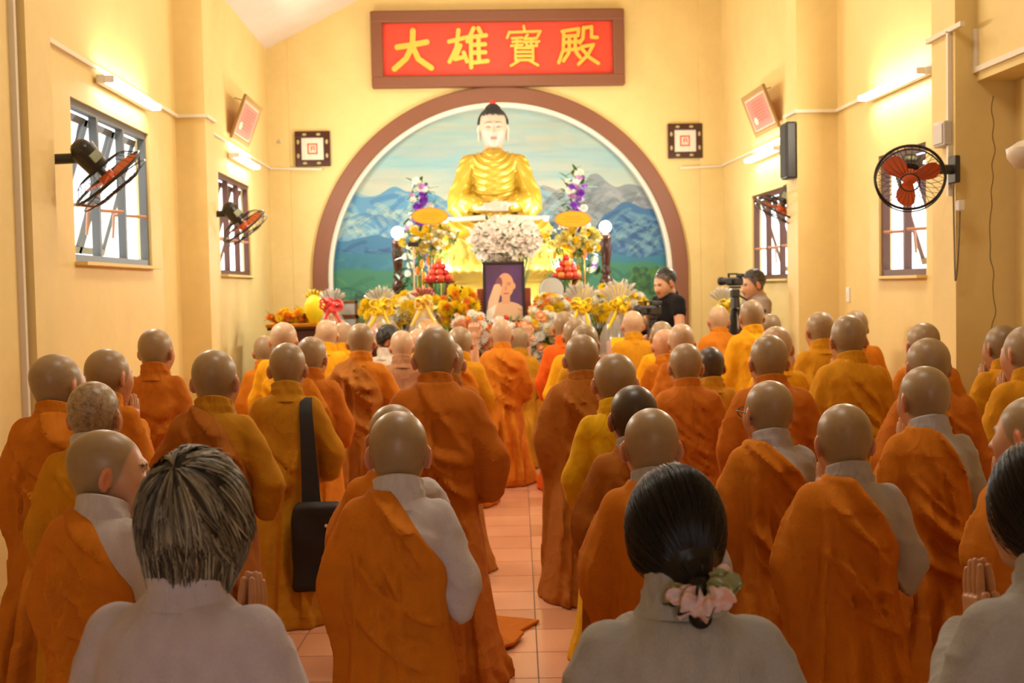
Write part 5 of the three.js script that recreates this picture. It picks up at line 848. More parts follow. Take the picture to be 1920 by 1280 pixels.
who(862, 613, 43, 'shaven-headed person in gold robe with edge folds before the white flowers', { K: C.orange, A: C.gold, d: 8.6, bw: 1.15, fist: [889, 634] });
who(753, 620, 38, 'person with cropped hair in a tan shirt near the gift baskets', { style: 'robe', A: C.tan, hair: 'pale', skin: 1.05, fold: 0.7, d: 8.9 });
who(784, 617, 36, 'pink-skinned bald person half hidden behind the tan shirt', { style: 'robe', A: C.bright, hair: 'none', skin: 1.1, d: 9.47 });
who(814, 606, 36, 'crown of a bald head just above the tall rust figure', { style: 'robe', A: C.gold, hair: 'pale', skin: 1.1, d: 10.25 });
who(940, 600, 43, 'cropped-haired person in orange robe trailing on the floor before the portrait', { K: C.orange, A: C.orange, style: 'wrap2', hair: 'pale', bw: 1.15, fold: 1.5, d: 9.5 });
who(972, 614, 36, 'person in ochre robe with raised fist in front of the portrait', { style: 'robe', A: C.ochre, bw: 1.1, fold: 1.3, fist: [988, 632], d: 10.35 });
// the two nuns beside the aisle
who(745, 773, 101, 'shaven-headed person in orange shoulder cloth and pale grey robe kneeling by the aisle', { K: C.orange, A: C.pale, hs: 0.97, head: 5, fold: 0.9, lift: 0.02 });
who(737, 760, 92, 'person half hidden behind another shaven head, grey sleeve raised, by the aisle', { K: C.orange, A: C.pale, hs: 0.97, lift: 0.05, d: 4.05 });
// right of the aisle
who(1058, 584, 37, 'shaven-headed person in vivid red-orange robe before the flowers', { style: 'robe', A: C.vivid, skin: 1.0, bw: 1.1, fold: 0.8, d: 9.1 });
who(1078, 598, 40, 'shaven-headed person in yellow robe behind the vivid red-orange one', { style: 'robe', A: C.bright, d: 8.4, bw: 1.1 });
who(1096, 609, 46, 'shaven-headed person in golden robe, second of three stacked heads by the aisle', { style: 'robe', A: C.gold, d: 7.4, bw: 1.1 });
who(1090, 628, 57, 'shaven-headed person in brown robe pooled on the floor beside the aisle', { style: 'wrap2', K: C.brown, A: C.brown, bw: 1.25, fold: 1.2, d: 6.0 });
who(1152, 664, 73, 'shaven-headed person in a bright yellow robe', { style: 'robe', A: C.yellow, bw: 1.05, fold: 0.6, d: 4.95 });
who(1188, 724, 80, 'person with dark cropped hair in grey collar and orange shoulder cloth', { K: C.brown, A: C.grey, hair: 'dark', hs: 0.97, skin: 0.8, d: 4.28 });
who(1220, 767, 95, 'shaven-headed person in orange shoulder cloth directly before the flowered scrunchie', { K: C.orange, A: C.grey, hs: 0.97 });
who(1285, 645, 58, 'shaven-headed person in brown-orange robe beside a smaller dark-haired one', { style: 'wrap2', K: C.rust, A: C.rust, bw: 1.2, d: 6.3 });
who(1331, 651, 43, 'small person with dark buzz-cut hair in an ochre robe', { style: 'robe', A: C.ochre, hair: 'dark', skin: 0.75, d: 7.2 });
who(1277, 608, 44, 'shaven-headed person in rust robe, pink ears, in front of the black polo', { style: 'robe', A: C.rust, bw: 1.1, hair: 'pale', d: 7.9 });
who(1246, 618, 38, 'pink bald head squeezed behind the rust robe with pink ears', { style: 'robe', A: C.orange, hair: 'none', d: 8.55 });
who(1240, 603, 34, 'shaven-headed person in bright yellow-orange robe below the black polo', { style: 'robe', A: C.bright, bw: 1.2, d: 9.2 });
who(1186, 583, 32, 'pale shaven-headed person in golden robe beside the wrapped gift baskets', { style: 'robe', A: C.gold, hair: 'pale', skin: 1.15, bw: 1.25, d: 9.85 });
who(1347, 574, 34, 'pale shaven-headed person in rust hooded cloth near the camera tripod', { style: 'wrap2', K: C.orange, A: C.orange, hair: 'pale', skin: 1.1, bw: 1.2, d: 9.95 });
who(1409, 563, 42, 'shaven-headed person in bright golden robe in front of the video tripod', { K: C.bright, A: C.bright, d: 8.5, bw: 1.25 });
who(1443, 589, 38, 'brown shaven head beside the man behind the video camera', { style: 'robe', A: C.tan, skin: 0.75, d: 9.15 });
who(1455, 613, 44, 'bald person in yellow-orange robe behind big-eared person', { style: 'robe', A: C.bright, hair: 'pale', d: 6.7 });
who(1441, 629, 65, 'big-eared person with cropped hair in wide orange robes', { style: 'wrap2', K: C.rust, A: C.rust, bw: 1.3, head: 2, hair: 'shaved' });
who(1537, 585, 46, 'shaven-headed person in ochre robe by the pier below the speaker', { style: 'robe', A: C.gold, bw: 1.2, pose: [0.12, 0, 0] });
who(1603, 583, 42, 'shaven head and orange shoulder behind the broad ochre robe', { style: 'robe', A: C.orange, bw: 1.2, d: 8.35 });
who(1590, 592, 60, 'broad shaven-headed person in ochre robe with a stitched back seam', { K: C.gold, A: C.gold, bw: 1.3 });
who(1731, 606, 52, 'shaven-headed person in red-orange robe by the narrow window wall', { style: 'wrap2', K: C.orange, A: C.orange, bw: 1.25, d: 6.6 });
who(1740, 635, 71, 'shaven-headed person in wide orange robes just ahead of a grey-collared one', { style: 'wrap2', K: C.rust, A: C.rust, bw: 1.25 });
who(1733, 688, 81, 'grey-collared person in orange cloth with a sharp diagonal pleat', { K: C.orange, A: C.grey, hs: 0.97, pose: [0.15, 0, 0] });
who(1440, 715, 82, 'shaven-headed person with eyeglasses in orange cloth over grey collar', { K: C.orange, A: C.grey, hs: 0.97, pose: [0.25, 0, 0], glasses: true, d: 4.4 });
who(1582, 759, 94, 'shaven-headed person in orange cloth and grey collar behind the eyeglasses wearer', { K: C.orange, A: C.grey, hs: 0.97, bw: 1.1, d: 3.7 });
who(1879, 610, 47, 'shaven-headed person in amber robe next to the cracked pier', { style: 'robe', A: C.gold, hs: 0.92, bw: 1.1, skin: 0.85, pose: [0.2, 0, 0], d: 5.9 });
who(1922, 612, 60, 'person in golden robe with short sleeves next to the side wall', { style: 'robe', A: C.gold, bw: 1.2, pose: [0.3, 0, 0], d: 5.3 });
who(1932, 745, 96, 'orange-robed person turning the face aside in front of black hair', { K: C.orange, A: C.orange, hs: 0.97, pose: [0.7, 0, 0], d: 3.65, style: 'wrap2' });
who(725, 612, 30, 'person with thick black hair in white shirt bowing beside the gift baskets', { style: 'robe', A: [0.72, 0.66, 0.58], hair: 'dark', pose: [-1.5, -0.3, 0], turn: -0.4, mop: true, d: 9.9 });
who(357, 862, 160, 'grey-haired person in lavender-grey shirt, hands joined', { style: 'robe', A: [0.56, 0.51, 0.60], hair: 'dark', d: 2.35, bw: 1.62, fold: 0.35, turn: -0.24, pose: [0.2, 0, 0], lift: -0.06, nb: 0.258, front: 'grey' });
who(1265, 893, 160, 'person in grey robe with black hair tied in a flowered scrunchie', { style: 'robe', A: [0.41, 0.405, 0.40], hair: 'dark', d: 2.35, bw: 1.62, fold: 0.6, nb: 0.27, front: 'black', hs: 0.95 });
who(1962, 838, 160, 'black-haired person in grey robe with raised joined hands', { style: 'robe', A: [0.41, 0.405, 0.40], hair: 'dark', d: 2.25, bw: 1.62, fold: 0.6, turn: 0.08, pose: [0.15, 0, 0], lift: -0.05, nb: 0.26, front: 'dark' });
const people = P.map(o => ({ ...kneeler(o), o }));
// ---------------------------------------------------------------- hair, bag, eyeglasses
function strandMesh(list, r, colors) {   // list of polylines (Vector3[]), tapered three-sided tubes
  const pos = [], col = [], idx = []; const t = V(0, 0, 0), u = V(0, 0, 0), w = V(0, 0, 0);
  list.forEach((ps, s) => {
    const c = colors(s), n = ps.length, b0 = pos.length / 3;
    for (let i = 0; i < n; i++) { t.copy(ps[Math.min(i + 1, n - 1)]).sub(ps[Math.max(i - 1, 0)]).normalize(); u.set(0.31, 0.2, 0.93).cross(t).normalize(); w.copy(t).cross(u); const k = r * Math.sin(Math.PI * (0.12 + 0.86 * i / (n - 1))) ** 0.7; for (let j = 0; j < 3; j++) { const a = j * 2.0944; pos.push(ps[i].x + (u.x * Math.cos(a) + w.x * Math.sin(a)) * k, ps[i].y + (u.y * Math.cos(a) + w.y * Math.sin(a)) * k, ps[i].z + (u.z * Math.cos(a) + w.z * Math.sin(a)) * k); col.push(...c); } }
    for (let i = 0; i + 1 < n; i++) for (let j = 0; j < 3; j++) { const a = b0 + i * 3 + j, b = b0 + i * 3 + (j + 1) % 3; idx.push(a, b, a + 3, b, b + 3, a + 3); }
  });
  const g = new THREE.BufferGeometry(); g.setAttribute('position', new THREE.Float32BufferAttribute(pos, 3)); g.setAttribute('color', new THREE.Float32BufferAttribute(col, 3)); g.setIndex(idx); g.computeVertexNormals(); return g;
}
const hairMat = (rough) => new THREE.MeshPhysicalMaterial({ vertexColors: true, roughness: rough, specularIntensity: 0.6 });
for (const p of people) {
  const { o, g, hc, hs } = p;
  if (o.front === 'grey') {
    // short layered hair falling from the crown
    const R = rng(404), C0 = V(hc[0], hc[1] + 0.006, hc[2] + 0.012), rad = V(0.104, 0.134, 0.118), crown = V(-0.035, 0.80, 0.58).normalize();
    const E = (dir, k) => V(dir.x * rad.x, dir.y * rad.y, dir.z * rad.z).multiplyScalar(k).add(C0);
    const ax1 = V(1, 0, 0).cross(crown).normalize(), ax2 = crown.clone().cross(ax1);
    const list = [], tones = [];
    const clumps = Array.from({ length: 190 }, () => ({ ph: R() * 6.283, th: R() ** 0.8 * 2.1, len: 0.7 + R() * 0.6, bend: (R() - 0.5) * 1.6, lift: 1.0 + R() * 0.10, tone: R() }));
    for (let i = 0; i < 3400; i++) {
      const c = clumps[R() * clumps.length | 0], ph = c.ph + (R() - 0.5) * 0.26, th0 = c.th + (R() - 0.5) * 0.1, ps = [], len = c.len * (0.85 + 0.3 * R()), fly = R() < 0.06 ? 0.09 : 0;
      for (let k = 0; k < 8; k++) {
        const s = k / 7, th = th0 + len * s, pp = ph + c.bend * s * s * 0.5, dir = crown.clone().multiplyScalar(Math.cos(th)).addScaledVector(ax1, Math.sin(th) * Math.cos(pp)).addScaledVector(ax2, Math.sin(th) * Math.sin(pp));
        let kk = mixf(c.lift, 1.0, s * 0.6) + (R() - 0.5) * 0.022 + fly * s * s; const q = E(dir, kk);
        if (q.y < C0.y - 0.06) { const d = C0.y - 0.06 - q.y; q.y -= d * 0.62; q.x = mixf(q.x, C0.x + (q.x - C0.x) * 0.80, Math.min(1, d / 0.05)); }   // ends tuck in to the nape
        ps.push(q);
      }
      const e = ps[7]; if (e.z < C0.z - 0.05 && e.y < C0.y - 0.0) continue; if (e.y < C0.y - 0.20) continue;
      list.push(ps); tones.push(clamp(c.tone * 0.4 + R() * 0.62, 0, 1));
    }
    for (let i = 0; i < 900; i++) { const a = (R() - 0.5) * 2.7, y0 = C0.y - 0.02 - R() * 0.09, k0 = 1.0 - 0.25 * clamp((C0.y - 0.03 - y0) / 0.1, 0, 1), ps = [], l = 0.05 + R() * 0.05, dr = (R() - 0.5) * 0.3; for (let k = 0; k < 8; k++) { const s = k / 7, aa = a + dr * s, rr = (k0 - 0.16 * s + 0.02 * R()) * 1.0, bx = Math.sin(aa) * 0.1 * rr, bz = Math.cos(aa) * 0.112 * rr; ps.push(V(C0.x + bx, y0 - l * s, C0.z + 0.012 + bz)); } list.push(ps); tones.push(R() * 0.8); }
    const cap = ell(C0.x, C0.y, C0.z, rad.x * 0.985, rad.y * 0.985, rad.z * 0.985), nape = ell(C0.x, C0.y - 0.085, C0.z + 0.025, 0.074, 0.085, 0.078);
    const cg = meshSDF((x, y, z) => Math.max(smin(cap(x, y, z), nape(x, y, z), 0.04) - 0.004 * N3(x * 60, y * 18, z * 60), -(y - C0.y + 0.02 + (z - C0.z + 0.02) * 2.2 + 0.04)), [C0.x - 0.14, C0.y - 0.2, C0.z - 0.16], [C0.x + 0.14, C0.y + 0.16, C0.z + 0.16], 0.006);
    const hair = mesh('hair', tintH(cg, [0.045, 0.036, 0.026]), hairMat(0.55), g);
    mesh('strands', strandMesh(list, 0.0017, s => { const t = tones[s]; return t > 0.68 ? [0.40, 0.355, 0.26] : t > 0.34 ? [0.20, 0.165, 0.11] : [0.06, 0.047, 0.032]; }), hairMat(0.42), hair).userData.kind = 'stuff';
  }
  if (o.front === 'black' || o.front === 'dark') {
    const R = rng(405), black = o.front === 'black', C0 = V(hc[0], hc[1] + 0.012, hc[2] + 0.008), rad = V(0.092, 0.122, 0.110), tie = black ? V(hc[0] + 0.020, hc[1] - 0.070, hc[2] + 0.130) : V(hc[0] - 0.01, hc[1] - 0.09, hc[2] + 0.11);
    const E = d => V(d.x * rad.x, d.y * rad.y, d.z * rad.z).add(C0), tdir = V((tie.x - C0.x) / rad.x, (tie.y - C0.y) / rad.y, (tie.z - C0.z) / rad.z).normalize();
    const list = [];
    for (let i = 0; i < 2600; i++) {
      let d; do d = V(R() * 2 - 1, R() * 2 - 1, R() * 2 - 1); while (d.lengthSq() > 1 || d.lengthSq() < 0.1); d.normalize();
      if (d.z < -0.25 && d.y < 0.45 || d.y < -0.45 && d.z < 0.3) continue;
      const ang = Math.acos(clamp(d.dot(tdir), -1, 1)), ax = d.clone().cross(tdir).normalize(), ps = [], l = Math.min(ang, 1.0 + R() * 1.6), lift = 0.004 + R() * 0.004;
      for (let k = 0; k < 7; k++) { const s = k / 6, q = d.clone().applyAxisAngle(ax, l * s); const e = E(q); e.addScaledVector(q, lift); ps.push(e.lerp(tie, sstep(0.35, 0, ang - l * s) * 0.5)); }
      list.push(ps);
    }
    { const A0 = V(C0.x + tdir.x * 0.04, C0.y - 0.03, C0.z + 0.05), w = tie.clone().sub(A0).normalize(), u1 = V(1, 0, 0).addScaledVector(w, -w.x).normalize(), u2 = w.clone().cross(u1); for (let i = 0; i < 700; i++) { const ph = R() * 6.283, ps = []; const t0 = -0.1 + R() * 0.5; for (let k = 0; k < 7; k++) { const t = mixf(t0, 0.98, k / 6), rr = mixf(0.07, 0.022, clamp(t, 0, 1)) + 0.0015 + R() * 0.001; ps.push(A0.clone().lerp(tie, t).addScaledVector(u1, Math.cos(ph) * rr).addScaledVector(u2, Math.sin(ph) * rr)); } list.push(ps); } }
    const cap = ell(C0.x, C0.y, C0.z, rad.x, rad.y, rad.z), tail = cone(C0.x + tdir.x * 0.04, C0.y - 0.03, C0.z + 0.05, tie.x, tie.y, tie.z, 0.07, 0.022), end = cone(tie.x, tie.y, tie.z, tie.x + 0.002, tie.y - 0.055, tie.z + 0.012, 0.020, 0.022);
    const cg = meshSDF((x, y, z) => { let q = Math.max(cap(x, y, z), -(y - C0.y + 0.055 + (z - C0.z) * 2.4 + 0.05)); q = smin(q, tail(x, y, z), 0.03); return smin(q, end(x, y, z), 0.012) - 0.0015 * N3(x * 140, y * 30, z * 140); }, [C0.x - 0.12, C0.y - 0.22, C0.z - 0.14], [C0.x + 0.14, C0.y + 0.15, C0.z + 0.18], 0.005);
    const hair = mesh('hair', tintH(cg, [0.010, 0.008, 0.007]), hairMat(0.38), g);
    mesh('strands', strandMesh(list, 0.0011, s => (s % 7 ? [0.012, 0.009, 0.008] : [0.03, 0.02, 0.015])), hairMat(0.3), hair).userData.kind = 'stuff';
    if (black) {   // ruffled scrunchie of two printed cloths
      const pos = [], col = [], idx = [], nu = 150, nv = 22, Rs = 0.034, Q = rng(8);
      for (let i = 0; i <= nu; i++) for (let j = 0; j <= nv; j++) {
        const a = i / nu * 6.2832, b = j / nv * 6.2832, ruf = 1 + 0.30 * Math.sin(a * 9 + Math.sin(b * 2) * 1.2) + 0.18 * Math.sin(a * 17 + b * 2), rr = 0.0235 * ruf * (0.8 + 0.3 * N3(Math.cos(a) * 2, Math.sin(a) * 2, b)), k = Rs + rr * Math.cos(b);
        pos.push(Math.cos(a) * k * 1.25, rr * Math.sin(b) * 1.15 + Math.sin(a * 3) * 0.004, Math.sin(a) * k);
        const green = Math.sin(a * 2.0 + 0.9 + Math.sin(b + a) * 0.9) > 0.1, dot = green && N3(a * 26, b * 9, 3) > 0.42; const pk = N3(a * 3, b * 1.5, 9);
        col.push(...(green ? dot ? [0.62, 0.60, 0.45] : [0.24, 0.25, 0.11] : pk > 0.15 ? [0.66, 0.36, 0.30] : pk < -0.2 ? [0.60, 0.46, 0.52] : [0.68, 0.54, 0.52]));
      }
      for (let i = 0; i < nu; i++) for (let j = 0; j < nv; j++) { const a = i * (nv + 1) + j; idx.push(a, a + 1, a + nv + 1, a + 1, a + nv + 2, a + nv + 1); }
      const sg = new THREE.BufferGeometry(); sg.setAttribute('position', new THREE.Float32BufferAttribute(pos, 3)); sg.setAttribute('color', new THREE.Float32BufferAttribute(col, 3)); sg.setIndex(idx); sg.computeVertexNormals();
      mesh('scrunchie', sg.rotateZ(0.30).rotateX(0.5).translate(tie.x + 0.006, tie.y - 0.008, tie.z + 0.008), new THREE.MeshStandardMaterial({ vertexColors: true, roughness: 0.85 }), g).userData.label = 'ruffled scrunchie of pink and dotted olive cloth';
    }
  }
  if (o.mop) { const f = ell(hc[0], hc[1] + 0.035, hc[2] + 0.01, 0.094, 0.108, 0.112), cut = new THREE.Euler(o.pose[1], o.pose[0], 0, 'YXZ'), iq = new THREE.Quaternion().setFromEuler(cut).invert(), v = V(0, 0, 0); mesh('hair', meshSDF((x, y, z) => { v.set(x - hc[0], y - hc[1], z - hc[2]).applyQuaternion(iq); return Math.max(f(x, y, z) - 0.012 * N3(x * 30, y * 30, z * 30), -(v.y + 0.02 + v.z * 0.9 - 0.03)); }, [hc[0] - 0.14, hc[1] - 0.1, hc[2] - 0.15], [hc[0] + 0.14, hc[1] + 0.17, hc[2] + 0.16], 0.009), std(lin(0.012, 0.010, 0.009), 0.5), g); }
  if (o.glasses) { const q = new THREE.Euler(o.pose[1], o.pose[0], 0, 'YXZ'), e = []; for (const s of [-1, 1]) { e.push(bar([s * 0.079, 0.004, 0.01], [s * 0.074, 0.006, -0.11], 0.0022, 6)); e.push(new THREE.TorusGeometry(0.024, 0.002, 6, 20).scale(1, 0.8, 1).translate(s * 0.036, -0.002, -0.118)); e.push(bar([s * 0.079, 0.004, 0.01], [s * 0.08, -0.018, 0.028], 0.0022, 6)); } e.push(bar([-0.012, 0, -0.12], [0.012, 0, -0.12], 0.002, 6)); const m = mesh('eyeglasses', e, M.black, g); m.position.set(hc[0], hc[1], hc[2]); m.rotation.copy(q); }
}
function tintH(g, c) { const n = g.attributes.position.count, a = new Float32Array(n * 3); for (let i = 0; i < n; i++) a.set(c, 3 * i); g.setAttribute('color', new THREE.BufferAttribute(a, 3)); return g; }
{ // shoulder bag
  const p = people[6], x = p.g.position.x, z = p.g.position.z, g = thing('shoulder_bag', 'black cloth shoulder bag on a broad strap over the ochre robe', 'bag', [x, 0, z]);
  const bm = std(lin(0.012, 0.010, 0.012), 0.75, { bumpMap: clothBump, bumpScale: 0.003 }), sy = p.sy, pts = [[0.078, 0.965, -0.05], [0.090, 0.99, 0.03], [0.100, 0.93, 0.125], [0.110, 0.80, 0.165], [0.120, 0.62, 0.195], [0.13, 0.45, 0.23]];
  const cv = new THREE.CatmullRomCurve3(pts.map(q => V(q[0], q[1] * sy, q[2] + 0.01))), n = 30, pos = [], idx = [];
  for (let i = 0; i <= n; i++) { const c = cv.getPoint(i / n), w = 0.026 + 0.020 * (i / n) ** 2; for (const [sx, dz] of [[-1, 0], [1, 0], [1, -0.006], [-1, -0.006]]) pos.push(c.x + sx * w, c.y, c.z + dz); }
  for (let i = 0; i < n; i++) for (let j = 0; j < 4; j++) { const a = i * 4 + j, b = i * 4 + (j + 1) % 4; idx.push(a, a + 4, b, b, a + 4, b + 4); }
  const sg = new THREE.BufferGeometry(); sg.setAttribute('position', new THREE.Float32BufferAttribute(pos, 3)); sg.setIndex(idx); sg.computeVertexNormals(); mesh('strap', clothUV(sg), bm, g);
  const body = (a, b, c) => { const qx = Math.abs(a - 0.155) - (0.085 + 0.02 * (0.5 - b)), qy = Math.abs(b - 0.36) - 0.17, qz = Math.abs(c - 0.265) - 0.03; return Math.hypot(Math.max(qx, 0), Math.max(qy, 0), Math.max(qz, 0)) + Math.min(Math.max(qx, qy, qz), 0) - 0.025 + 0.010 * N3(a * 9, b * 9, c * 9); };
  mesh('pouch', clothUV(meshSDF(body, [0.0, 0.12, 0.16], [0.32, 0.62, 0.37], 0.012)), bm, g); mesh('snap', sph(0.008, 0.20, 0.46, 0.322, 10, 8), std(lin(0.7, 0.68, 0.6), 0.3), g);
}
// corners of a long robe lying flat on the tiles
function train(p, mat, polys) {
  const floorAt = ([px, py]) => { const v = V((px - 960) / FOCAL, (640 - py) / FOCAL, -1).applyQuaternion(camera.quaternion); return V(0, CAM_Y, 0).addScaledVector(v, -CAM_Y / v.y).sub(p.g.position).applyAxisAngle(V(0, 1, 0), -p.g.rotation.y); };
  const parts = polys.map((q, n) => { const s = new THREE.Shape(); q.forEach((e, i) => { const v = floorAt(e); i ? s.lineTo(v.x, -v.z) : s.moveTo(v.x, -v.z); }); return new THREE.ExtrudeGeometry(s, { depth: 0.006, bevelEnabled: true, bevelSize: 0.006, bevelThickness: 0.005, bevelSegments: 2 }).rotateX(-Math.PI / 2).translate(0, 0.006 + n * 0.013, 0); });
  mesh('robe_train', clothUV(merge(parts)), mat, p.g);
}
train(people[13], cloth(C.rust), [[[800, 1180], [930, 1160], [1008, 1168], [958, 1196], [860, 1255], [790, 1258]], [[800, 1200], [930, 1180], [980, 1196], [962, 1216], [880, 1240], [790, 1250]]]);
// ---------------------------------------------------------------- standing camera operators
function standing(px, py, d, turn, o) {
  const top = at(px, py, d), H = top.y, k = H / 1.7, g = thing('person', o.label, 'person', [top.x, 0, -d], turn), cell = 0.016;
  const T = [[0, 0.93, 0, 0, 1.20, 0.0, 0.135, 0.145], [0, 1.20, 0, 0, 1.34, 0.01, 0.145, 0.13]].map(a => cone(...a)), flat = f => (x, y, z) => f(x, y, z * 1.35) * 0.85;
  const A = o.arms.map(([s, ex, ey, ez, wx, wy, wz]) => ({ up: cone(s * 0.17, 1.37, 0.0, ex, ey, ez, 0.055, 0.043), fo: cone(ex, ey, ez, wx, wy, wz, 0.043, 0.030), e: [ex, ey, ez], w: [wx, wy, wz], s }));
  const yoke = cone(-0.14, 1.375, 0.0, 0.14, 1.375, 0.0, 0.058, 0.058), legs = [-1, 1].map(s => [cone(s * 0.09, 0.92, 0, s * 0.1, 0.48, 0.0, 0.10, 0.068), cone(s * 0.1, 0.48, 0, s * 0.11, 0.08, 0.02, 0.066, 0.048)]);
  const S = f => (x, y, z) => f(x / k, y / k, z / k) * k;
  const shirt = (x, y, z) => { let q = smin(flat(T[0])(x, y, z), flat(T[1])(x, y, z), 0.06); q = smin(q, yoke(x, y, z), 0.06); for (const a of A) q = smin(q, Math.max(a.up(x, y, z) - 0.014, o.long ? -9 : a.fo(x, y, z) * 0 + ((x - a.e[0]) * (a.s * 0.17 - a.e[0]) + (y - a.e[1]) * (1.37 - a.e[1]) + (z - a.e[2]) * (0 - a.e[2]) < 0.035 ? 0.02 : -9)), 0.03); if (o.long) for (const a of A) q = smin(q, a.fo(x, y, z) - 0.012, 0.03); q -= 0.008 * ridge(y * 16 + N3(x * 7, y * 7, z * 7) * 2); return Math.max(q, 0.90 - y); };
  const skin = (x, y, z) => { let q = 9; for (const a of A) q = Math.min(q, smin(a.up(x, y, z), a.fo(x, y, z), 0.03)); return Math.min(q, smin(flat(T[0])(x, y, z), flat(T[1])(x, y, z), 0.06) + 0.02, ...legs.flat().map(l => l(x, y, z) + 0.012)); };
  const trousers = (x, y, z) => { let q = 9; for (const l of legs) q = Math.min(q, smin(l[0](x, y, z), l[1](x, y, z), 0.04)); q = smin(q, flat(cone(0, 0.86, 0, 0, 0.96, 0, 0.13, 0.13))(x, y, z), 0.05) - 0.012; return Math.max(q, y - 0.98, 0.04 - y); };
  const lo = [-0.62 * k, 0, -0.6 * k], hi = [0.62 * k, 1.46 * k, 0.35 * k], hc = [0, H - 0.145, -0.02];
  const parts = [plain(placeHead(o.head, 'dark', 0.008, o.pose, hc, 0.98)), plain(tint(meshSDF(S(skin), lo, hi, 0.018), SKIN))];
  for (const a of A) { const dir = V(a.w[0] - a.e[0], a.w[1] - a.e[1], a.w[2] - a.e[2]).normalize(), h = handGeo(0.9, a.s); h.applyQuaternion(new THREE.Quaternion().setFromUnitVectors(V(0, 0, -1), dir)); h.translate(a.w[0] * k, a.w[1] * k, a.w[2] * k); parts.push(plain(h)); }
  mesh('body', mergeGeometries(parts), skinMat(1.12, 1), g);
  mesh('shirt', clothUV(meshSDF(S(shirt), lo, hi, cell)), cloth(o.shirt), g); mesh('trousers', clothUV(meshSDF(S(trousers), lo, hi, 0.022)), cloth([0.03, 0.03, 0.035]), g);
  for (const s of [-1, 1]) mesh('shoe', sph(1, 0, 0, 0, 16, 10).scale(0.05, 0.045, 0.13).translate(s * 0.11 * k, 0.044, -0.05), M.black, g);
  mesh('collar', clothUV(collarGeo(1.0).rotateX(-0.12).translate(0, hc[1] - 0.125, hc[2] + 0.045)), cloth(o.collar ?? o.shirt), g);
  const q = new THREE.Quaternion().setFromEuler(new THREE.Euler(o.pose[1], o.pose[0], o.pose[2], 'YXZ')).invert(), f = ell(0, 0.045, 0.012, 0.084, 0.098, 0.104), v = V(0, 0, 0);
  mesh('hair', meshSDF((x, y, z) => { v.set(x - hc[0], y - hc[1], z - hc[2]).applyQuaternion(q); return Math.max(f(v.x, v.y, v.z) - 0.010 * N3(x * 40, y * 40, z * 40), -(v.z < 0 ? v.y - 0.045 + v.z * 0.28 : v.y - 0.045 + v.z * 1.1)); }, [-0.14, hc[1] - 0.1, hc[2] - 0.16], [0.14, hc[1] + 0.18, hc[2] + 0.16], 0.009), std(lin(...o.hairC), 0.5), g);
  return { g, k, top };
}
const man1 = standing(1252, 500, 10.95, 1.95, { label: 'camera operator in black polo shirt standing behind a tripod', head: 1, pose: [0.25, -0.28, 0], shirt: [0.016, 0.014, 0.015], hairC: [0.012, 0.010, 0.009], arms: [[1, 0.25, 1.16, -0.12, 0.16, 1.30, -0.30], [-1, -0.25, 1.12, -0.03, -0.05, 1.05, -0.29]] });
mesh('badge', [box(0.03, 0.035, 0.004)], std(lin(0.7, 0.5, 0.04), 0.5), man1.g).position.set(-0.07, 1.25, -0.135);
const man2 = standing(1417, 503, 10.78, 1.75, { label: 'camera operator in pinkish grey long-sleeved shirt beside the wall', head: 4, pose: [0.1, -0.12, 0], shirt: [0.42, 0.33, 0.28], collar: [0.66, 0.60, 0.52], long: true, hairC: [0.035, 0.025, 0.018], arms: [[1, 0.26, 1.14, -0.06, 0.14, 1.20, -0.26], [-1, -0.25, 1.12, -0.04, -0.10, 1.18, -0.26]] });
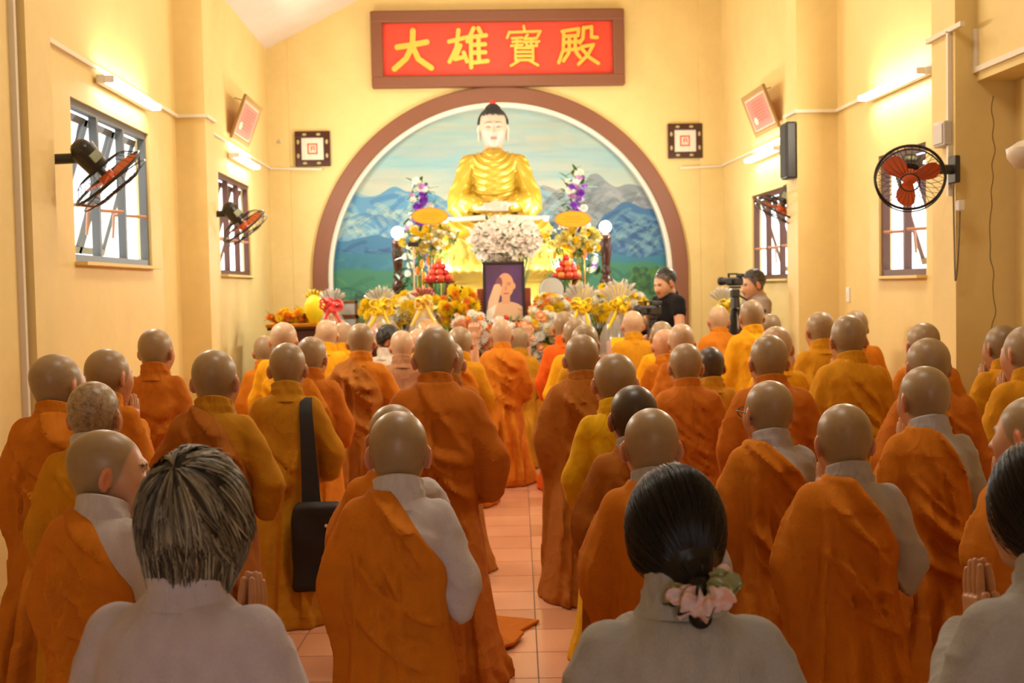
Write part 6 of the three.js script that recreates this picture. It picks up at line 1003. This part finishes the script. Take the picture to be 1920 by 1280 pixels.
function tripod(px, pyTop, d, label) {
  const c = at(px, pyTop, d), g = thing('tripod', label, 'tripod', [c.x, 0, -d]), H = c.y;
  for (let k = 0; k < 3; k++) { const a = k * 2.094 + 0.5, u = [Math.cos(a), Math.sin(a)], leg = mesh('leg', [bar([u[0] * 0.03, H - 0.2, u[1] * 0.03], [u[0] * 0.12, H * 0.45, u[1] * 0.12], 0.017), bar([u[0] * 0.115, H * 0.47, u[1] * 0.115], [u[0] * 0.21, 0.01, u[1] * 0.21], 0.012)], M.black, g); mesh('foot', sph(0.018, u[0] * 0.21, 0.018, u[1] * 0.21, 10, 8), M.black, leg); mesh('brace', bar([u[0] * 0.11, H * 0.5, u[1] * 0.11], [0, H * 0.52, 0], 0.006), M.black, g); }
  mesh('column', bar([0, H * 0.45, 0], [0, H - 0.1, 0], 0.016), M.black, g); mesh('head', [cyl(0.035, 0.045, 0.09, 0, H - 0.15, 0), rbox(0.07, 0.07, 0.09, 0.012, 0, H - 0.07, 0), rbox(0.08, 0.02, 0.12, 0.006, 0, H - 0.02, 0)], M.blackSatin, g); mesh('pan_handle', [bar([0.02, H - 0.08, 0], [0.20, H - 0.2, 0.08], 0.009), bar([0.15, H - 0.17, 0.06], [0.24, H - 0.23, 0.1], 0.014)], M.black, g);
  return c;
}
function camcorder(c, d, label, s = 1, turn = 0.9) {
  const g = thing('camcorder', label, 'camera', [c.x, c.y - 0.01, -d], turn);
  mesh('body', [rbox(0.10 * s, 0.10 * s, 0.20 * s, 0.02, 0, 0.055 * s, 0)], M.blackSatin, g); mesh('lens', [new THREE.CylinderGeometry(0.04 * s, 0.046 * s, 0.12 * s, 22).rotateX(Math.PI / 2).translate(0, 0.06 * s, -0.15 * s), new THREE.CylinderGeometry(0.05 * s, 0.05 * s, 0.04 * s, 22).rotateX(Math.PI / 2).translate(0, 0.06 * s, -0.20 * s)], M.black, g); mesh('viewfinder', rbox(0.05 * s, 0.045 * s, 0.10 * s, 0.01, 0, 0.125 * s, 0.08 * s), M.black, g); mesh('handle', [rbox(0.025 * s, 0.02 * s, 0.15 * s, 0.008, 0, 0.145 * s, -0.03 * s), rbox(0.025 * s, 0.04 * s, 0.02 * s, 0.005, 0, 0.12 * s, -0.09 * s)], M.black, g); mesh('screen_flap', rbox(0.008 * s, 0.06 * s, 0.09 * s, 0.003, -0.075 * s, 0.06 * s, -0.03 * s), M.black, g);
}
camcorder(tripod(1222, 590, 10.3, 'black tripod in front of the black polo operator'), 10.3, 'small black camera on the tripod of the black polo operator', 0.85, 0.6);
camcorder(tripod(1378, 534, 10.35, 'black tripod in front of the long-sleeved operator'), 10.35, 'black camcorder on the tripod of the long-sleeved operator', 0.72, 0.7);
renderer.render(scene, camera);
